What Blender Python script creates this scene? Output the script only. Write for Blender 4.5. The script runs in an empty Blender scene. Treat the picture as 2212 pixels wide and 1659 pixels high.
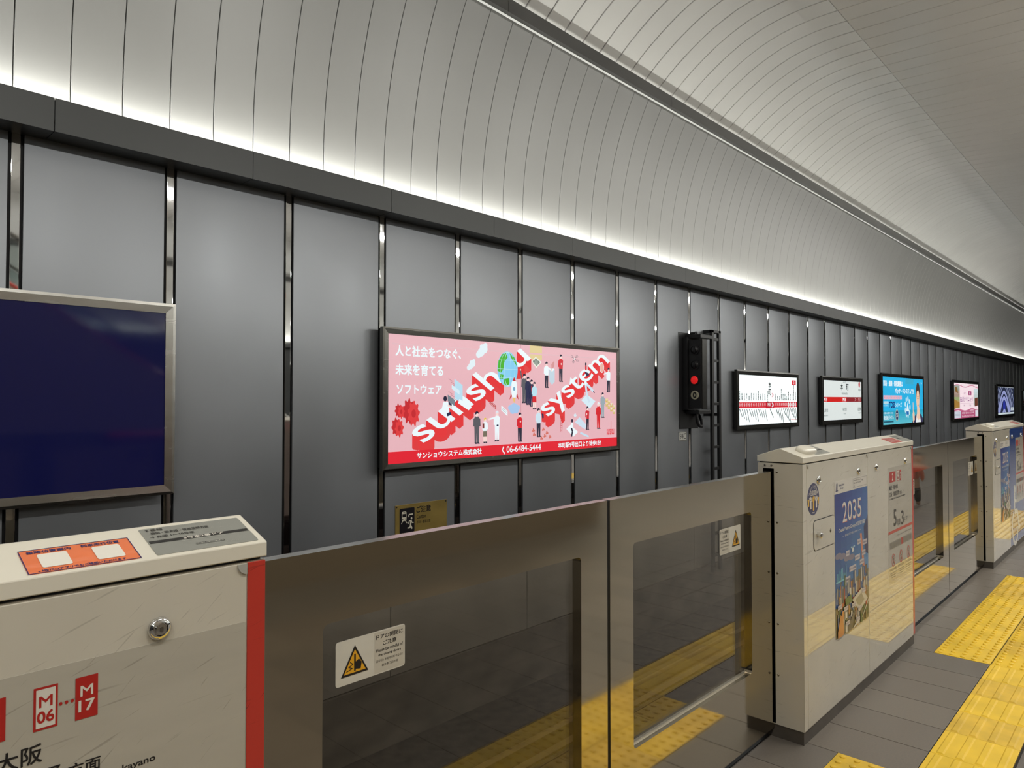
import bpy, bmesh, math, random
from mathutils import Vector, Matrix
random.seed(7)
SC = bpy.context.scene
COL = SC.collection
PI = math.pi
cos, sin = math.cos, math.sin

# ------------------------------------------------------------------ camera, light, exposure
# X runs along the track, Y towards the track wall, Z up; platform floor at Z = 0
F_PX = 1533.0
YAW = math.radians(43.0218)      # between the view axis and the track direction
PITCH = math.radians(1.2892)
cam = bpy.data.cameras.new('camera')
cam.sensor_width = 36.0
cam.lens = F_PX / 2212.0 * 36.0
cam.clip_start = 0.02
cam.clip_end = 400
cam_o = bpy.data.objects.new('camera', cam)
COL.objects.link(cam_o)
cam_o.location = (0, 0, 1.6)
fw = Vector((cos(YAW) * cos(PITCH), sin(YAW) * cos(PITCH), sin(PITCH)))
cam_o.rotation_euler = fw.to_track_quat('-Z', 'Y').to_euler()
SC.camera = cam_o

w = bpy.data.worlds.new('world'); SC.world = w
w.use_nodes = True
w.node_tree.nodes['Background'].inputs[0].default_value = (0.9, 0.95, 1.0, 1)
w.node_tree.nodes['Background'].inputs[1].default_value = 0.0
SC.view_settings.view_transform = 'Standard'
SC.view_settings.look = 'None'
SC.view_settings.gamma = 1.0
SC.view_settings.use_curve_mapping = False
SC.view_settings.exposure = 0.18
try:
    SC.cycles.use_denoising = True
    SC.cycles.use_adaptive_sampling = True
    SC.cycles.adaptive_threshold = 0.05
    SC.cycles.max_bounces = 5
    SC.cycles.diffuse_bounces = 2
    SC.cycles.glossy_bounces = 3
    SC.cycles.transparent_max_bounces = 8
    SC.cycles.sample_clamp_indirect = 6.0
    SC.cycles.caustics_reflective = False
    SC.cycles.caustics_refractive = False
except Exception:
    pass
COVE_E = 200.0      # strip hidden behind the ledge
RAIL_E = 4.5       # strip hidden behind the ceiling rail
LAMP_Z = 4.6
LAMP_UP = 33.0
LAMP_E = 95.0      # tube lamps over the platform

# ------------------------------------------------------------------ materials
def lin(c):
    return c / 12.92 if c <= 0.04045 else ((c + 0.055) / 1.055) ** 2.4
def rgb(r, g, b):
    return (lin(r / 255), lin(g / 255), lin(b / 255), 1)
def setin(b, name, v):
    if name in b.inputs:
        b.inputs[name].default_value = v
MATS = {}
def mat(name, col, rough=0.5, metal=0.0, spec=0.5, coat=0.0, coat_r=0.05, coat_ior=1.5, emit=0.0, ecol=None,
        var=0.0, vscale=(3, 3, 3), bump=0.0, bscale=(60, 60, 60), rvar=0.0, aniso=0.0, tint=None):
    m = bpy.data.materials.new(name)
    m.use_nodes = True
    nt = m.node_tree
    b = nt.nodes['Principled BSDF']
    b.inputs['Base Color'].default_value = col
    b.inputs['Roughness'].default_value = rough
    b.inputs['Metallic'].default_value = metal
    setin(b, 'Specular IOR Level', spec)
    setin(b, 'Coat Weight', coat)
    setin(b, 'Coat Roughness', coat_r)
    setin(b, 'Coat IOR', coat_ior)
    setin(b, 'Anisotropic', aniso)
    if tint: setin(b, 'Specular Tint', (tint, tint, tint, 1))
    if emit:
        setin(b, 'Emission Color', ecol or col)
        setin(b, 'Emission Strength', emit)
    if var or bump or rvar:
        tc = nt.nodes.new('ShaderNodeNewGeometry')
        def noise(scale, detail=2):
            mp = nt.nodes.new('ShaderNodeMapping')
            mp.inputs['Scale'].default_value = scale
            nt.links.new(tc.outputs['Position'], mp.inputs['Vector'])
            n = nt.nodes.new('ShaderNodeTexNoise')
            n.inputs['Scale'].default_value = 1.0
            n.inputs['Detail'].default_value = detail
            nt.links.new(mp.outputs[0], n.inputs['Vector'])
            return n
        if var or rvar:
            n = noise(vscale)
            if var:
                mr = nt.nodes.new('ShaderNodeMapRange')
                mr.inputs[1].default_value = 0.3; mr.inputs[2].default_value = 0.7
                mr.inputs[3].default_value = 1 - var; mr.inputs[4].default_value = 1 + var
                nt.links.new(n.outputs['Fac'], mr.inputs[0])
                mx = nt.nodes.new('ShaderNodeMix'); mx.data_type = 'RGBA'; mx.blend_type = 'MULTIPLY'
                mx.inputs[0].default_value = 1.0
                mx.inputs[6].default_value = col
                nt.links.new(mr.outputs[0], mx.inputs[7])
                nt.links.new(mx.outputs[2], b.inputs['Base Color'])
            if rvar:
                mr2 = nt.nodes.new('ShaderNodeMapRange')
                mr2.inputs[1].default_value = 0.3; mr2.inputs[2].default_value = 0.7
                mr2.inputs[3].default_value = max(0.02, rough - rvar); mr2.inputs[4].default_value = rough + rvar
                nt.links.new(n.outputs['Fac'], mr2.inputs[0])
                nt.links.new(mr2.outputs[0], b.inputs['Roughness'])
        if bump:
            n2 = noise(bscale, 2)
            bp = nt.nodes.new('ShaderNodeBump')
            bp.inputs['Strength'].default_value = bump
            bp.inputs['Distance'].default_value = 0.002
            nt.links.new(n2.outputs['Fac'], bp.inputs['Height'])
            nt.links.new(bp.outputs[0], b.inputs['Normal'])
    MATS[name] = m
    return m

mat('cove_dimmed', (0.285, 0.284, 0.270, 1), 0.33, spec=0.5, var=0.03, vscale=(1.5, 1, 1))  # same panels as the vault; their dimmer light is put into the colour
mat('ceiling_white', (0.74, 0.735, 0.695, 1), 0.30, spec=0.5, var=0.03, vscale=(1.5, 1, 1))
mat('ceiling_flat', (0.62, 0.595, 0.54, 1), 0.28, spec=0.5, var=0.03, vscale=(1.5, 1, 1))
mat('backing_grey', (0.12, 0.12, 0.11, 1), 0.6)
mat('backing_dark', (0.015, 0.015, 0.015, 1), 0.8)
mat('ledge', (0.050, 0.053, 0.052, 1), 0.42, metal=0.15, var=0.08, vscale=(0.8, 1, 1))
mat('rail_metal', (0.085, 0.084, 0.079, 1), 0.30, metal=0.3, var=0.15, vscale=(0.9, 3, 3))
mat('trim_white', (0.85, 0.85, 0.82, 1), 0.25)
mat('wall_grey', (0.30, 0.315, 0.335, 1), 0.44, metal=0.65, spec=0.2, tint=0.3, var=0.07, vscale=(1.1, 1, 0.8), rvar=0.05, bump=0.03, bscale=(40, 40, 12))
mat('lower_wall', (0.20, 0.188, 0.168, 1), 0.55, spec=0.3, var=0.12, vscale=(1.5, 1, 0.7))
mat('mirror', (0.62, 0.62, 0.62, 1), 0.03, metal=1.0)
mat('black_gap', (0.006, 0.006, 0.007, 1), 0.6)
mat('black_paint', (0.010, 0.010, 0.011, 1), 0.38)
mat('concrete', (0.085, 0.075, 0.062, 1), 0.85, var=0.35, vscale=(2, 2, 4))
mat('track_dirt', (0.030, 0.024, 0.019, 1), 0.95, var=0.5, vscale=(9, 9, 9), bump=0.6, bscale=(40, 40, 40))
mat('rail_steel', (0.16, 0.12, 0.09, 1), 0.45, metal=0.8)
mat('tile', (0.155, 0.132, 0.108, 1), 0.42, spec=0.45, var=0.16, vscale=(120, 120, 120), rvar=0.08)
mat('tile_b', (0.138, 0.120, 0.100, 1), 0.42, spec=0.45, var=0.16, vscale=(120, 120, 120), rvar=0.08)
mat('tile_c', (0.170, 0.145, 0.118, 1), 0.42, spec=0.45, var=0.16, vscale=(120, 120, 120), rvar=0.08)
mat('grout', (0.018, 0.016, 0.014, 1), 0.9)
mat('sill', (0.030, 0.032, 0.034, 1), 0.45, metal=0.3)  # dark metal and rubber; shade under the doors is in the colour
mat('tactile_yellow', (0.86, 0.565, 0.035, 1), 0.42, spec=0.4, var=0.10, vscale=(6, 6, 6))
mat('tactile_worn', (0.76, 0.49, 0.045, 1), 0.45, spec=0.4, var=0.14, vscale=(8, 8, 8))
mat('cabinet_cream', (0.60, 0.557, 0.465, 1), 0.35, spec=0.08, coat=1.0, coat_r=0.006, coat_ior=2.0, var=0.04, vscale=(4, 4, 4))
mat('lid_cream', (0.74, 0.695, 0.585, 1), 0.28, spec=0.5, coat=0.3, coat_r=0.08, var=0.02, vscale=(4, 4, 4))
mat('kick', (0.095, 0.082, 0.068, 1), 0.45, metal=0.3, var=0.2, vscale=(8, 8, 8))
mat('strip_red', (0.52, 0.040, 0.025, 1), 0.35, coat=0.4)
mat('panel_blue', (0.040, 0.085, 0.29, 1), 0.25, coat=1.0, coat_r=0.006, coat_ior=1.8)
mat('steel', (0.55, 0.50, 0.405, 1), 0.075, metal=1.0, rvar=0.02, vscale=(1.5, 5, 90))
mat('steel_edge', (0.62, 0.60, 0.56, 1), 0.22, metal=1.0)
mat('steel_frame', (0.50, 0.49, 0.46, 1), 0.26, metal=1.0, rvar=0.02, vscale=(3, 3, 20))
mat('steel_dark', (0.20, 0.195, 0.18, 1), 0.26, metal=1.0, rvar=0.02, vscale=(3, 3, 20))
mat('frame_black', (0.045, 0.043, 0.040, 1), 0.27, metal=0.7)
mat('chrome', (0.75, 0.75, 0.75, 1), 0.06, metal=1.0)
mat('screw', (0.22, 0.20, 0.17, 1), 0.35, metal=0.9)
mat('clip_grey', (0.40, 0.39, 0.35, 1), 0.4)
mat('rubber', (0.008, 0.008, 0.008, 1), 0.5)
mat('panel_navy', (0.006, 0.007, 0.055, 1), 0.06, spec=0.5, emit=0.035, ecol=(0.04, 0.045, 0.28, 1))  # faint blue glow put into the glass, which is no lamp
mat('brass', (0.33, 0.235, 0.065, 1), 0.42, metal=0.55, var=0.12, vscale=(5, 5, 9))
mat('silver_plate', (0.40, 0.40, 0.36, 1), 0.32, metal=0.5)
mat('lens_red', (0.5, 0.01, 0.012, 1), 0.2, emit=0.45, ecol=(0.9, 0.02, 0.02, 1))
mat('lens_dark', (0.012, 0.012, 0.014, 1), 0.12)
mat('lamp_white', (1, 1, 1, 1), 0.5, emit=4.0, ecol=(1.0, 0.98, 0.925, 1))
mat('lamp_glow', (1, 1, 1, 1), 0.5, emit=4.0, ecol=(1.0, 0.985, 0.94, 1))
mat('cove_led', (1, 1, 1, 1), 0.5, emit=8.0, ecol=(1.0, 1.0, 0.95, 1))
mat('rail_led', (1, 1, 1, 1), 0.5, emit=1.0, ecol=(1.0, 0.985, 0.94, 1))
for _n in ('lamp_white', 'lamp_glow', 'cove_led', 'rail_led'): MATS[_n].cycles.emission_sampling = 'NONE'
mat('lamp_body', (0.5, 0.5, 0.5, 1), 0.5)
mat('stair_wall', (0.24, 0.20, 0.15, 1), 0.5)
mat('skin', (0.55, 0.33, 0.24, 1), 0.5)
mat('orange_cloth', (0.60, 0.13, 0.07, 1), 0.8)
mat('dark_cloth', (0.016, 0.016, 0.018, 1), 0.8)
mat('hair', (0.015, 0.012, 0.010, 1), 0.6)
def glass(name, tint, f0, rough=0.0):
    """clear pane: see-through, with Schlick reflection f0 at normal incidence"""
    m = bpy.data.materials.new(name); m.use_nodes = True
    nt = m.node_tree; nt.nodes.clear()
    out = nt.nodes.new('ShaderNodeOutputMaterial')
    mix = nt.nodes.new('ShaderNodeMixShader')
    lw = nt.nodes.new('ShaderNodeLayerWeight'); lw.inputs['Blend'].default_value = 0.5
    pw = nt.nodes.new('ShaderNodeMath'); pw.operation = 'POWER'; pw.inputs[1].default_value = 4.0
    fr = nt.nodes.new('ShaderNodeMapRange'); fr.inputs[3].default_value = f0; fr.inputs[4].default_value = 1.0
    nt.links.new(lw.outputs['Facing'], pw.inputs[0]); nt.links.new(pw.outputs[0], fr.inputs[0])
    tr = nt.nodes.new('ShaderNodeBsdfTransparent'); tr.inputs[0].default_value = tint
    gl = nt.nodes.new('ShaderNodeBsdfGlossy'); gl.inputs['Roughness'].default_value = rough
    nt.links.new(fr.outputs[0], mix.inputs[0])
    nt.links.new(tr.outputs[0], mix.inputs[1]); nt.links.new(gl.outputs[0], mix.inputs[2])
    nt.links.new(mix.outputs[0], out.inputs[0])
    MATS[name] = m
glass('door_glass', (0.86, 0.83, 0.78, 1), 0.06)
glass('stair_glass', (0.8, 0.85, 0.85, 1), 0.05)
def floor_material():
    m = mat('floor_far', (0.14, 0.125, 0.108, 1), 0.42, spec=0.45)
    nt = m.node_tree; b = nt.nodes['Principled BSDF']
    g = nt.nodes.new('ShaderNodeNewGeometry')
    br = nt.nodes.new('ShaderNodeTexBrick')
    br.offset = 0.0
    br.inputs['Color1'].default_value = (0.15, 0.133, 0.113, 1)
    br.inputs['Color2'].default_value = (0.13, 0.118, 0.102, 1)
    br.inputs['Mortar'].default_value = (0.05, 0.046, 0.04, 1)
    br.inputs['Scale'].default_value = 1.0
    br.inputs['Mortar Size'].default_value = 0.004
    br.inputs['Brick Width'].default_value = 0.6
    br.inputs['Row Height'].default_value = 0.6
    nt.links.new(g.outputs['Position'], br.inputs['Vector'])
    nt.links.new(br.outputs['Color'], b.inputs['Base Color'])
floor_material()
def scuffs(name, amount, ang, dark=(0.10, 0.085, 0.06, 1)):
    """dark scratch marks: strongly stretched noise, thresholded"""
    m = MATS[name]; nt = m.node_tree; b = nt.nodes['Principled BSDF']
    g = nt.nodes.new('ShaderNodeNewGeometry')
    fac = None
    for k, (a, sc, th) in enumerate(((ang, (9, 9, 150), .70), (ang + 24, (14, 14, 220), .705), (ang - 16, (5, 5, 90), .715))):
        mp0 = nt.nodes.new('ShaderNodeMapping'); mp0.inputs['Rotation'].default_value = (0, math.radians(a), 0)
        mp = nt.nodes.new('ShaderNodeMapping'); mp.inputs['Scale'].default_value = sc; mp.inputs['Location'].default_value = (3.1 * k, 0, 7.7 * k)
        n = nt.nodes.new('ShaderNodeTexNoise'); n.inputs['Scale'].default_value = 1.0; n.inputs['Detail'].default_value = 1.5
        r = nt.nodes.new('ShaderNodeMapRange'); r.inputs[1].default_value = th; r.inputs[2].default_value = th + .05; r.inputs[3].default_value = 0; r.inputs[4].default_value = amount
        nt.links.new(g.outputs['Position'], mp0.inputs[0]); nt.links.new(mp0.outputs[0], mp.inputs[0]); nt.links.new(mp.outputs[0], n.inputs['Vector']); nt.links.new(n.outputs['Fac'], r.inputs[0])
        if fac is None: fac = r.outputs[0]
        else:
            mm = nt.nodes.new('ShaderNodeMath'); mm.operation = 'MAXIMUM'; nt.links.new(fac, mm.inputs[0]); nt.links.new(r.outputs[0], mm.inputs[1]); fac = mm.outputs[0]
    mx = nt.nodes.new('ShaderNodeMix'); mx.data_type = 'RGBA'
    nt.links.new(fac, mx.inputs[0])
    src = b.inputs['Base Color']
    if src.is_linked: nt.links.new(src.links[0].from_socket, mx.inputs[6])
    else: mx.inputs[6].default_value = src.default_value
    mx.inputs[7].default_value = dark
    nt.links.new(mx.outputs[2], b.inputs['Base Color'])
scuffs('cabinet_cream', .24, 20)
scuffs('strip_red', .7, 18, (0.05, 0.01, 0.01, 1))
scuffs('tactile_worn', .35, 0, (0.35, 0.22, 0.03, 1))

PM = {}
def pmat(col, emit):
    """flat print: one material per printed colour, backlit when emit > 0"""
    k = (tuple(round(c, 4) for c in col), emit)
    if k not in PM:
        nm = 'print_%d' % len(PM)
        if emit:
            PM[k] = mat(nm, (col[0] * .1, col[1] * .1, col[2] * .1, 1), 0.25, spec=0.4, emit=emit, ecol=col)
            PM[k].cycles.emission_sampling = 'NONE'
        else:
            PM[k] = mat(nm, col, 0.35, spec=0.4, coat=0.3, coat_r=0.06)
    return PM[k]

# ------------------------------------------------------------------ object helpers
def tag(o, label=None, cat=None, group=None, kind=None):
    if label: o['label'] = label
    if cat: o['category'] = cat
    if group: o['group'] = group
    if kind: o['kind'] = kind
    return o
def link(name, me, parent=None, loc=None):
    o = bpy.data.objects.new(name, me)
    COL.objects.link(o)
    if parent is not None: o.parent = parent
    if loc is not None: o.location = loc
    return o
def empty(name, loc=(0, 0, 0)):
    return link(name, None, None, loc)
class MB:
    """collects faces, with a material each, into ONE mesh object"""
    def __init__(s): s.v = []; s.f = []; s.m = []; s.mats = []
    def mi(s, m):
        m = MATS[m] if isinstance(m, str) else m
        if m not in s.mats: s.mats.append(m)
        return s.mats.index(m)
    def add(s, vs, fs, m):
        b = len(s.v); s.v += [tuple(p) for p in vs]
        i = s.mi(m)
        for f in fs: s.f.append([b + k for k in f]); s.m.append(i)
        return s
    def box(s, x0, x1, y0, y1, z0, z1, m):
        return s.add([(x0, y0, z0), (x1, y0, z0), (x1, y1, z0), (x0, y1, z0), (x0, y0, z1), (x1, y0, z1), (x1, y1, z1), (x0, y1, z1)],
                     [(0, 3, 2, 1), (4, 5, 6, 7), (0, 1, 5, 4), (1, 2, 6, 5), (2, 3, 7, 6), (3, 0, 4, 7)], m)
    def bbox(s, x0, x1, y0, y1, z0, z1, m, r=0.003):
        """box with chamfered edges"""
        bm = bmesh.new()
        bmesh.ops.create_cube(bm, size=1)
        for v in bm.verts:
            v.co = Vector(((x0 + x1) / 2 + v.co.x * (x1 - x0), (y0 + y1) / 2 + v.co.y * (y1 - y0), (z0 + z1) / 2 + v.co.z * (z1 - z0)))
        bmesh.ops.bevel(bm, geom=list(bm.edges), offset=r, segments=2, affect='EDGES', profile=0.6)
        bm.verts.index_update()
        s.add([v.co[:] for v in bm.verts], [[v.index for v in f.verts] for f in bm.faces], m)
        bm.free(); return s
    def quad(s, a, b, c, d, m): return s.add([a, b, c, d], [(0, 1, 2, 3)], m)
    def prism(s, poly, axis, a, b, m):
        """2-D polygon extruded along axis 'x' (poly in y,z), 'y' (x,z) or 'z' (x,y)"""
        P = {'x': lambda p, t: (t, p[0], p[1]), 'y': lambda p, t: (p[0], t, p[1]), 'z': lambda p, t: (p[0], p[1], t)}[axis]
        n = len(poly)
        vs = [P(p, a) for p in poly] + [P(p, b) for p in poly]
        fs = [list(range(n))[::-1], list(range(n, 2 * n))] + [(i, (i + 1) % n, n + (i + 1) % n, n + i) for i in range(n)]
        return s.add(vs, fs, m)
    def lathe(s, prof, axis, c, m, n=20):
        """prof: (radius, offset along axis)"""
        A = {'x': (Vector((0, 1, 0)), Vector((0, 0, 1)), Vector((1, 0, 0))), 'y': (Vector((1, 0, 0)), Vector((0, 0, 1)), Vector((0, 1, 0))),
             'z': (Vector((1, 0, 0)), Vector((0, 1, 0)), Vector((0, 0, 1)))}[axis]
        vs = []; fs = []
        for r, t in prof:
            for k in range(n):
                an = 2 * PI * k / n
                vs.append(Vector(c) + A[0] * (r * cos(an)) + A[1] * (r * sin(an)) + A[2] * t)
        for i in range(len(prof) - 1):
            for k in range(n):
                fs.append((i * n + k, i * n + (k + 1) % n, (i + 1) * n + (k + 1) % n, (i + 1) * n + k))
        fs.append(list(range((len(prof) - 1) * n, len(prof) * n)))
        return s.add(vs, fs, m)
    def tube(s, pts, r, m, n=8):
        pts = [Vector(p) for p in pts]; vs = []; fs = []
        for i, p in enumerate(pts):
            d = (pts[min(i + 1, len(pts) - 1)] - pts[max(i - 1, 0)]).normalized()
            up = Vector((0, 0, 1)) if abs(d.z) < 0.9 else Vector((1, 0, 0))
            a = d.cross(up).normalized(); b = d.cross(a)
            for k in range(n):
                an = 2 * PI * k / n
                vs.append(p + a * (r * cos(an)) + b * (r * sin(an)))
        for i in range(len(pts) - 1):
            for k in range(n):
                fs.append((i * n + k, i * n + (k + 1) % n, (i + 1) * n + (k + 1) % n, (i + 1) * n + k))
        fs.append(list(range(n))[::-1]); fs.append(list(range((len(pts) - 1) * n, len(pts) * n)))
        return s.add(vs, fs, m)
    def mesh(s, name, smooth=False, fix=True):
        me = bpy.data.meshes.new(name)
        me.from_pydata(s.v, [], s.f)
        for m in s.mats: me.materials.append(m)
        me.polygons.foreach_set('material_index', s.m)
        if fix:
            bm = bmesh.new(); bm.from_mesh(me)
            bmesh.ops.recalc_face_normals(bm, faces=bm.faces); bm.to_mesh(me); bm.free()
        if smooth:
            me.polygons.foreach_set('use_smooth', [True] * len(me.polygons))
            try: me.set_sharp_from_angle(angle=math.radians(38))
            except Exception: pass
        me.update(); return me
    def build(s, name, parent=None, loc=None, smooth=False, fix=True):
        return link(name, s.mesh(name, smooth, fix), parent, loc)
def rrect(x0, y0, x1, y1, r, n=5):
    pts = []
    for cx, cy, a in ((x1 - r, y1 - r, 0), (x0 + r, y1 - r, 90), (x0 + r, y0 + r, 180), (x1 - r, y0 + r, 270)):
        for k in range(n + 1):
            t = math.radians(a + 90 * k / n); pts.append((cx + r * cos(t), cy + r * sin(t)))
    return pts
def copy_tree(o, parent=None):
    c = o.copy(); COL.objects.link(c)
    if parent is not None: c.parent = parent
    for ch in list(o.children): copy_tree(ch, c)
    return c

def area(parent, x0, x1, y, z, ang, wd, E, col):
    """light given off by a long thin lamp surface of radiance E; ang 0 shines down, 180 up, 90 towards +Y"""
    l = bpy.data.lights.new('lamp_light', 'AREA'); l.shape = 'RECTANGLE'; l.size = x1 - x0; l.size_y = wd
    l.energy = E * PI * (x1 - x0) * wd; l.color = col[:3]
    o = link('lamp_light', l, parent, ((x0 + x1) / 2, y, z)); o.rotation_euler = (math.radians(ang), 0, 0)
    return o
# ------------------------------------------------------------------ flat print
TXT = {}
def text2d(body, bold=0.0, res=3):
    k = (body, bold)
    if k not in TXT:
        c = bpy.data.curves.new('t', 'FONT'); c.body = body; c.resolution_u = res; c.offset = bold
        c.fill_mode = 'FRONT'
        o = bpy.data.objects.new('t', c); COL.objects.link(o)
        dg = bpy.context.evaluated_depsgraph_get()
        me = bpy.data.meshes.new_from_object(o.evaluated_get(dg))
        vs = [(v.co.x, v.co.y) for v in me.vertices]; fs = [list(p.vertices) for p in me.polygons]
        bpy.data.objects.remove(o); bpy.data.curves.remove(c); bpy.data.meshes.remove(me)
        xs = [p[0] for p in vs] or [0]; ys = [p[1] for p in vs] or [0]
        TXT[k] = (vs, fs, min(xs), min(ys), max(xs), max(ys))
    return TXT[k]
class G:
    """a printed graphic on the plane P(u, v, height)"""
    def __init__(s, P, emit=0.0, dz=0.0003): s.P = P; s.e = emit; s.dz = dz; s.mb = MB()
    def raw(s, vs, fs, col, L=0):
        s.n = (getattr(s, 'n', 0) + 1) % 40         # no two inks lie in exactly one plane
        s.mb.add([s.P(a, b, s.dz * (L + 1) + s.n * 4e-6) for a, b in vs], fs, pmat(col, s.e)); return s
    def poly(s, pts, col, L=0): return s.raw(pts, [list(range(len(pts)))], col, L)
    def rect(s, x0, y0, x1, y1, col, L=0): return s.poly([(x0, y0), (x1, y0), (x1, y1), (x0, y1)], col, L)
    def rr(s, x0, y0, x1, y1, r, col, L=0): return s.poly(rrect(x0, y0, x1, y1, r, 4), col, L)
    def frame(s, x0, y0, x1, y1, t, col, L=0):
        s.rect(x0, y0, x1, y0 + t, col, L); s.rect(x0, y1 - t, x1, y1, col, L)
        s.rect(x0, y0, x0 + t, y1, col, L); return s.rect(x1 - t, y0, x1, y1, col, L)
    def ell(s, cx, cy, rx, ry, col, L=0, n=20): return s.poly([(cx + rx * cos(2 * PI * k / n), cy + ry * sin(2 * PI * k / n)) for k in range(n)], col, L)
    def ring(s, cx, cy, rx, ry, t, col, L=0, n=20, a0=0, a1=360):
        vs = []; 
        for k in range(n + 1):
            a = math.radians(a0 + (a1 - a0) * k / n)
            vs += [(cx + rx * cos(a), cy + ry * sin(a)), (cx + (rx - t) * cos(a), cy + (ry - t * ry / rx) * sin(a))]
        return s.raw(vs, [(2 * k, 2 * k + 2, 2 * k + 3, 2 * k + 1) for k in range(n)], col, L)
    def line(s, p, q, t, col, L=0):
        d = Vector((q[0] - p[0], q[1] - p[1]))
        if d.length < 1e-6: return s
        d.normalize(); n = (-d.y * t / 2, d.x * t / 2)
        return s.poly([(p[0] + n[0], p[1] + n[1]), (p[0] - n[0], p[1] - n[1]), (q[0] - n[0], q[1] - n[1]), (q[0] + n[0], q[1] + n[1])], col, L)
    def path(s, pts, t, col, L=0):
        for a, b in zip(pts, pts[1:]): s.line(a, b, t, col, L)
        return s
    def text(s, x, y, h, body, col, L=0, w=None, al='L', bold=0.0):
        """the text's box is h tall and (optionally) w wide; x,y = its lower left / middle / right corner"""
        vs, fs, a, b, c, d = text2d(body)
        if d - b < 1e-6: return s
        sy = h / (d - b); sx = sy if w is None else w / max(c - a, 1e-6)
        W = (c - a) * sx; ox = x - {'L': 0, 'C': W / 2, 'R': W}[al]
        for dx, dy in (((-1, -1), (1, -1), (1, 1), (-1, 1)) if bold else ((0, 0),)):      # heavier strokes: the glyphs overprinted
            s.raw([(ox + (p - a + dx * bold) * sx, y + (q - b + dy * bold) * sy) for p, q in vs], fs, col, L)
        return s
    def vtext(s, x, y, h, body, col, L=0, pitch=1.1, w=None):
        """vertical text, top at y, glyph height h"""
        for k, ch in enumerate(body): s.text(x, y - h - k * h * pitch, h, ch, col, L, w=w, al='C', bold=.03)
        return s
    def affine(s, body, P0, ex, ey, col, L=0, bold=0.0, depth=None, dcol=None, ocol=None):
        """text laid on a slanted plane: its full width maps to ex, one em of height to ey; an optional thickness hangs below it"""
        vs, fs, a, b, c, d = text2d(body, bold, 4)
        T = [(P0[0] + (p - a) / (c - a) * ex[0] + q * ey[0], P0[1] + (p - a) / (c - a) * ex[1] + q * ey[1]) for p, q in vs]
        if depth:
            cnt = {}
            for f in fs:
                for i in range(len(f)):
                    e = (f[i], f[(i + 1) % len(f)]); k = (min(e), max(e)); cnt[k] = cnt.get(k, 0) + 1
            s.raw([(p, q - depth) for p, q in T], fs, dcol, L)
            vv = []; ff = []
            for (i, j), n in cnt.items():
                if n == 1:
                    b0 = len(vv); vv += [T[i], T[j], (T[j][0], T[j][1] - depth), (T[i][0], T[i][1] - depth)]; ff.append((b0, b0 + 1, b0 + 2, b0 + 3))
            s.raw(vv, ff, dcol, L)
        return s.raw(T, fs, col, L + 2)
    def build(s, name, parent): 
        o = s.mb.build(name, parent, fix=False); o['kind'] = 'stuff'; return o
WHITE = rgb(238, 246, 248); BLACK = rgb(20, 20, 22); RED = rgb(225, 28, 40)

# ------------------------------------------------------------------ the setting: track wall
XA, XB = -6.0, 46.0
WY = 5.07
wall = MB().box(XA, XB, WY + 0.03, WY + 0.25, -1.4, 3.5, 'black_gap').build('wall_left')
tag(wall, 'dark grey panelled wall behind the track with thin mirror strips', kind='structure')
STR0, PITCHW = 1.062, 0.9
pm = MB()
pm.bbox(0.041, 0.859, WY, WY + 0.02, -0.04, 3.232, 'wall_grey', 0.003)
pm = pm.mesh('wall_panel', True)
sm = MB().bbox(-0.0235, 0.0235, WY + 0.004, WY + 0.03, -0.04, 3.225, 'mirror', 0.002).mesh('mirror_strip')
n0 = int(math.floor((XA - STR0) / PITCHW)) + 1
n1 = int(math.floor((XB - STR0) / PITCHW))
for i in range(n0, n1):
    link('wall_panel', pm, wall, (STR0 + i * PITCHW, 0, 0))
    link('mirror_strip', sm, wall, (STR0 + i * PITCHW, 0, 0))
lpm = MB().bbox(0.004, 1.796, WY + .002, WY + 0.022, -0.83, -0.055, 'lower_wall', 0.003).mesh('lower_panel', True)
x = 3.87 - 1.8 * 5
while x < XB - 1.8:
    link('lower_panel', lpm, wall, (x, 0, 0)); x += 1.8
# footing of the wall and the track bed
MB().box(XA, XB, WY - 0.02, WY + 0.2, -1.6, -0.84, 'concrete').build('trim_footing', wall)
bed = MB().box(XA, XB, 1.62, WY + 0.1, -1.7, -1.42, 'track_dirt').build('floor_track')
tag(bed, 'dark dirty track bed below the platform edge', kind='structure')
for y, lb in ((2.55, 'rusty steel running rail nearer the platform edge'), (3.985, 'rusty steel running rail nearer the grey wall')):
    r = MB().prism([(y - .07, -1.42), (y + .07, -1.42), (y + .07, -1.40), (y + .012, -1.385), (y + .012, -1.30), (y + .035, -1.285), (y + .035, -1.25), (y - .035, -1.25), (y - .035, -1.285), (y - .012, -1.30), (y - .012, -1.385), (y - .07, -1.40)], 'x', XA, XB, 'rail_steel').build('running_rail')
    tag(r, lb, 'rail', 'running rails')

# ledge with the light trough behind it
led = MB()
led.prism([(4.87, 3.206), (5.09, 3.206), (5.09, 3.222), (4.886, 3.222), (4.886, 3.408), (4.87, 3.408)], 'x', 0.0025, 1.2480, 'ledge')
ledm = led.mesh('ledge_panel')
t1 = MB().box(XA, XB, 4.887, 5.09, 3.2225, 3.24, 'backing_dark').box(XA, XB, 4.8865, 4.8885, 3.24, 3.400, 'backing_dark').build('trim_1')  # thin upright sheet added to stop strip light leaking through the joints
tag(t1, 'dark grey metal ledge running along the top of the wall', kind='structure')
x = 2.46 - 1.25 * 7
while x < XB:
    link('ledge_panel', ledm, t1, (x, 0, 0)); x += 1.25
cl = MB()
for k in range(int(XA), int(XB)):
    cl.quad((k + .02, 4.938, 3.326), (k + .98, 4.938, 3.326), (k + .98, 4.956, 3.302), (k + .02, 4.956, 3.302), 'cove_led')
c = cl.build('cove_light_strip', fix=False)
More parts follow.
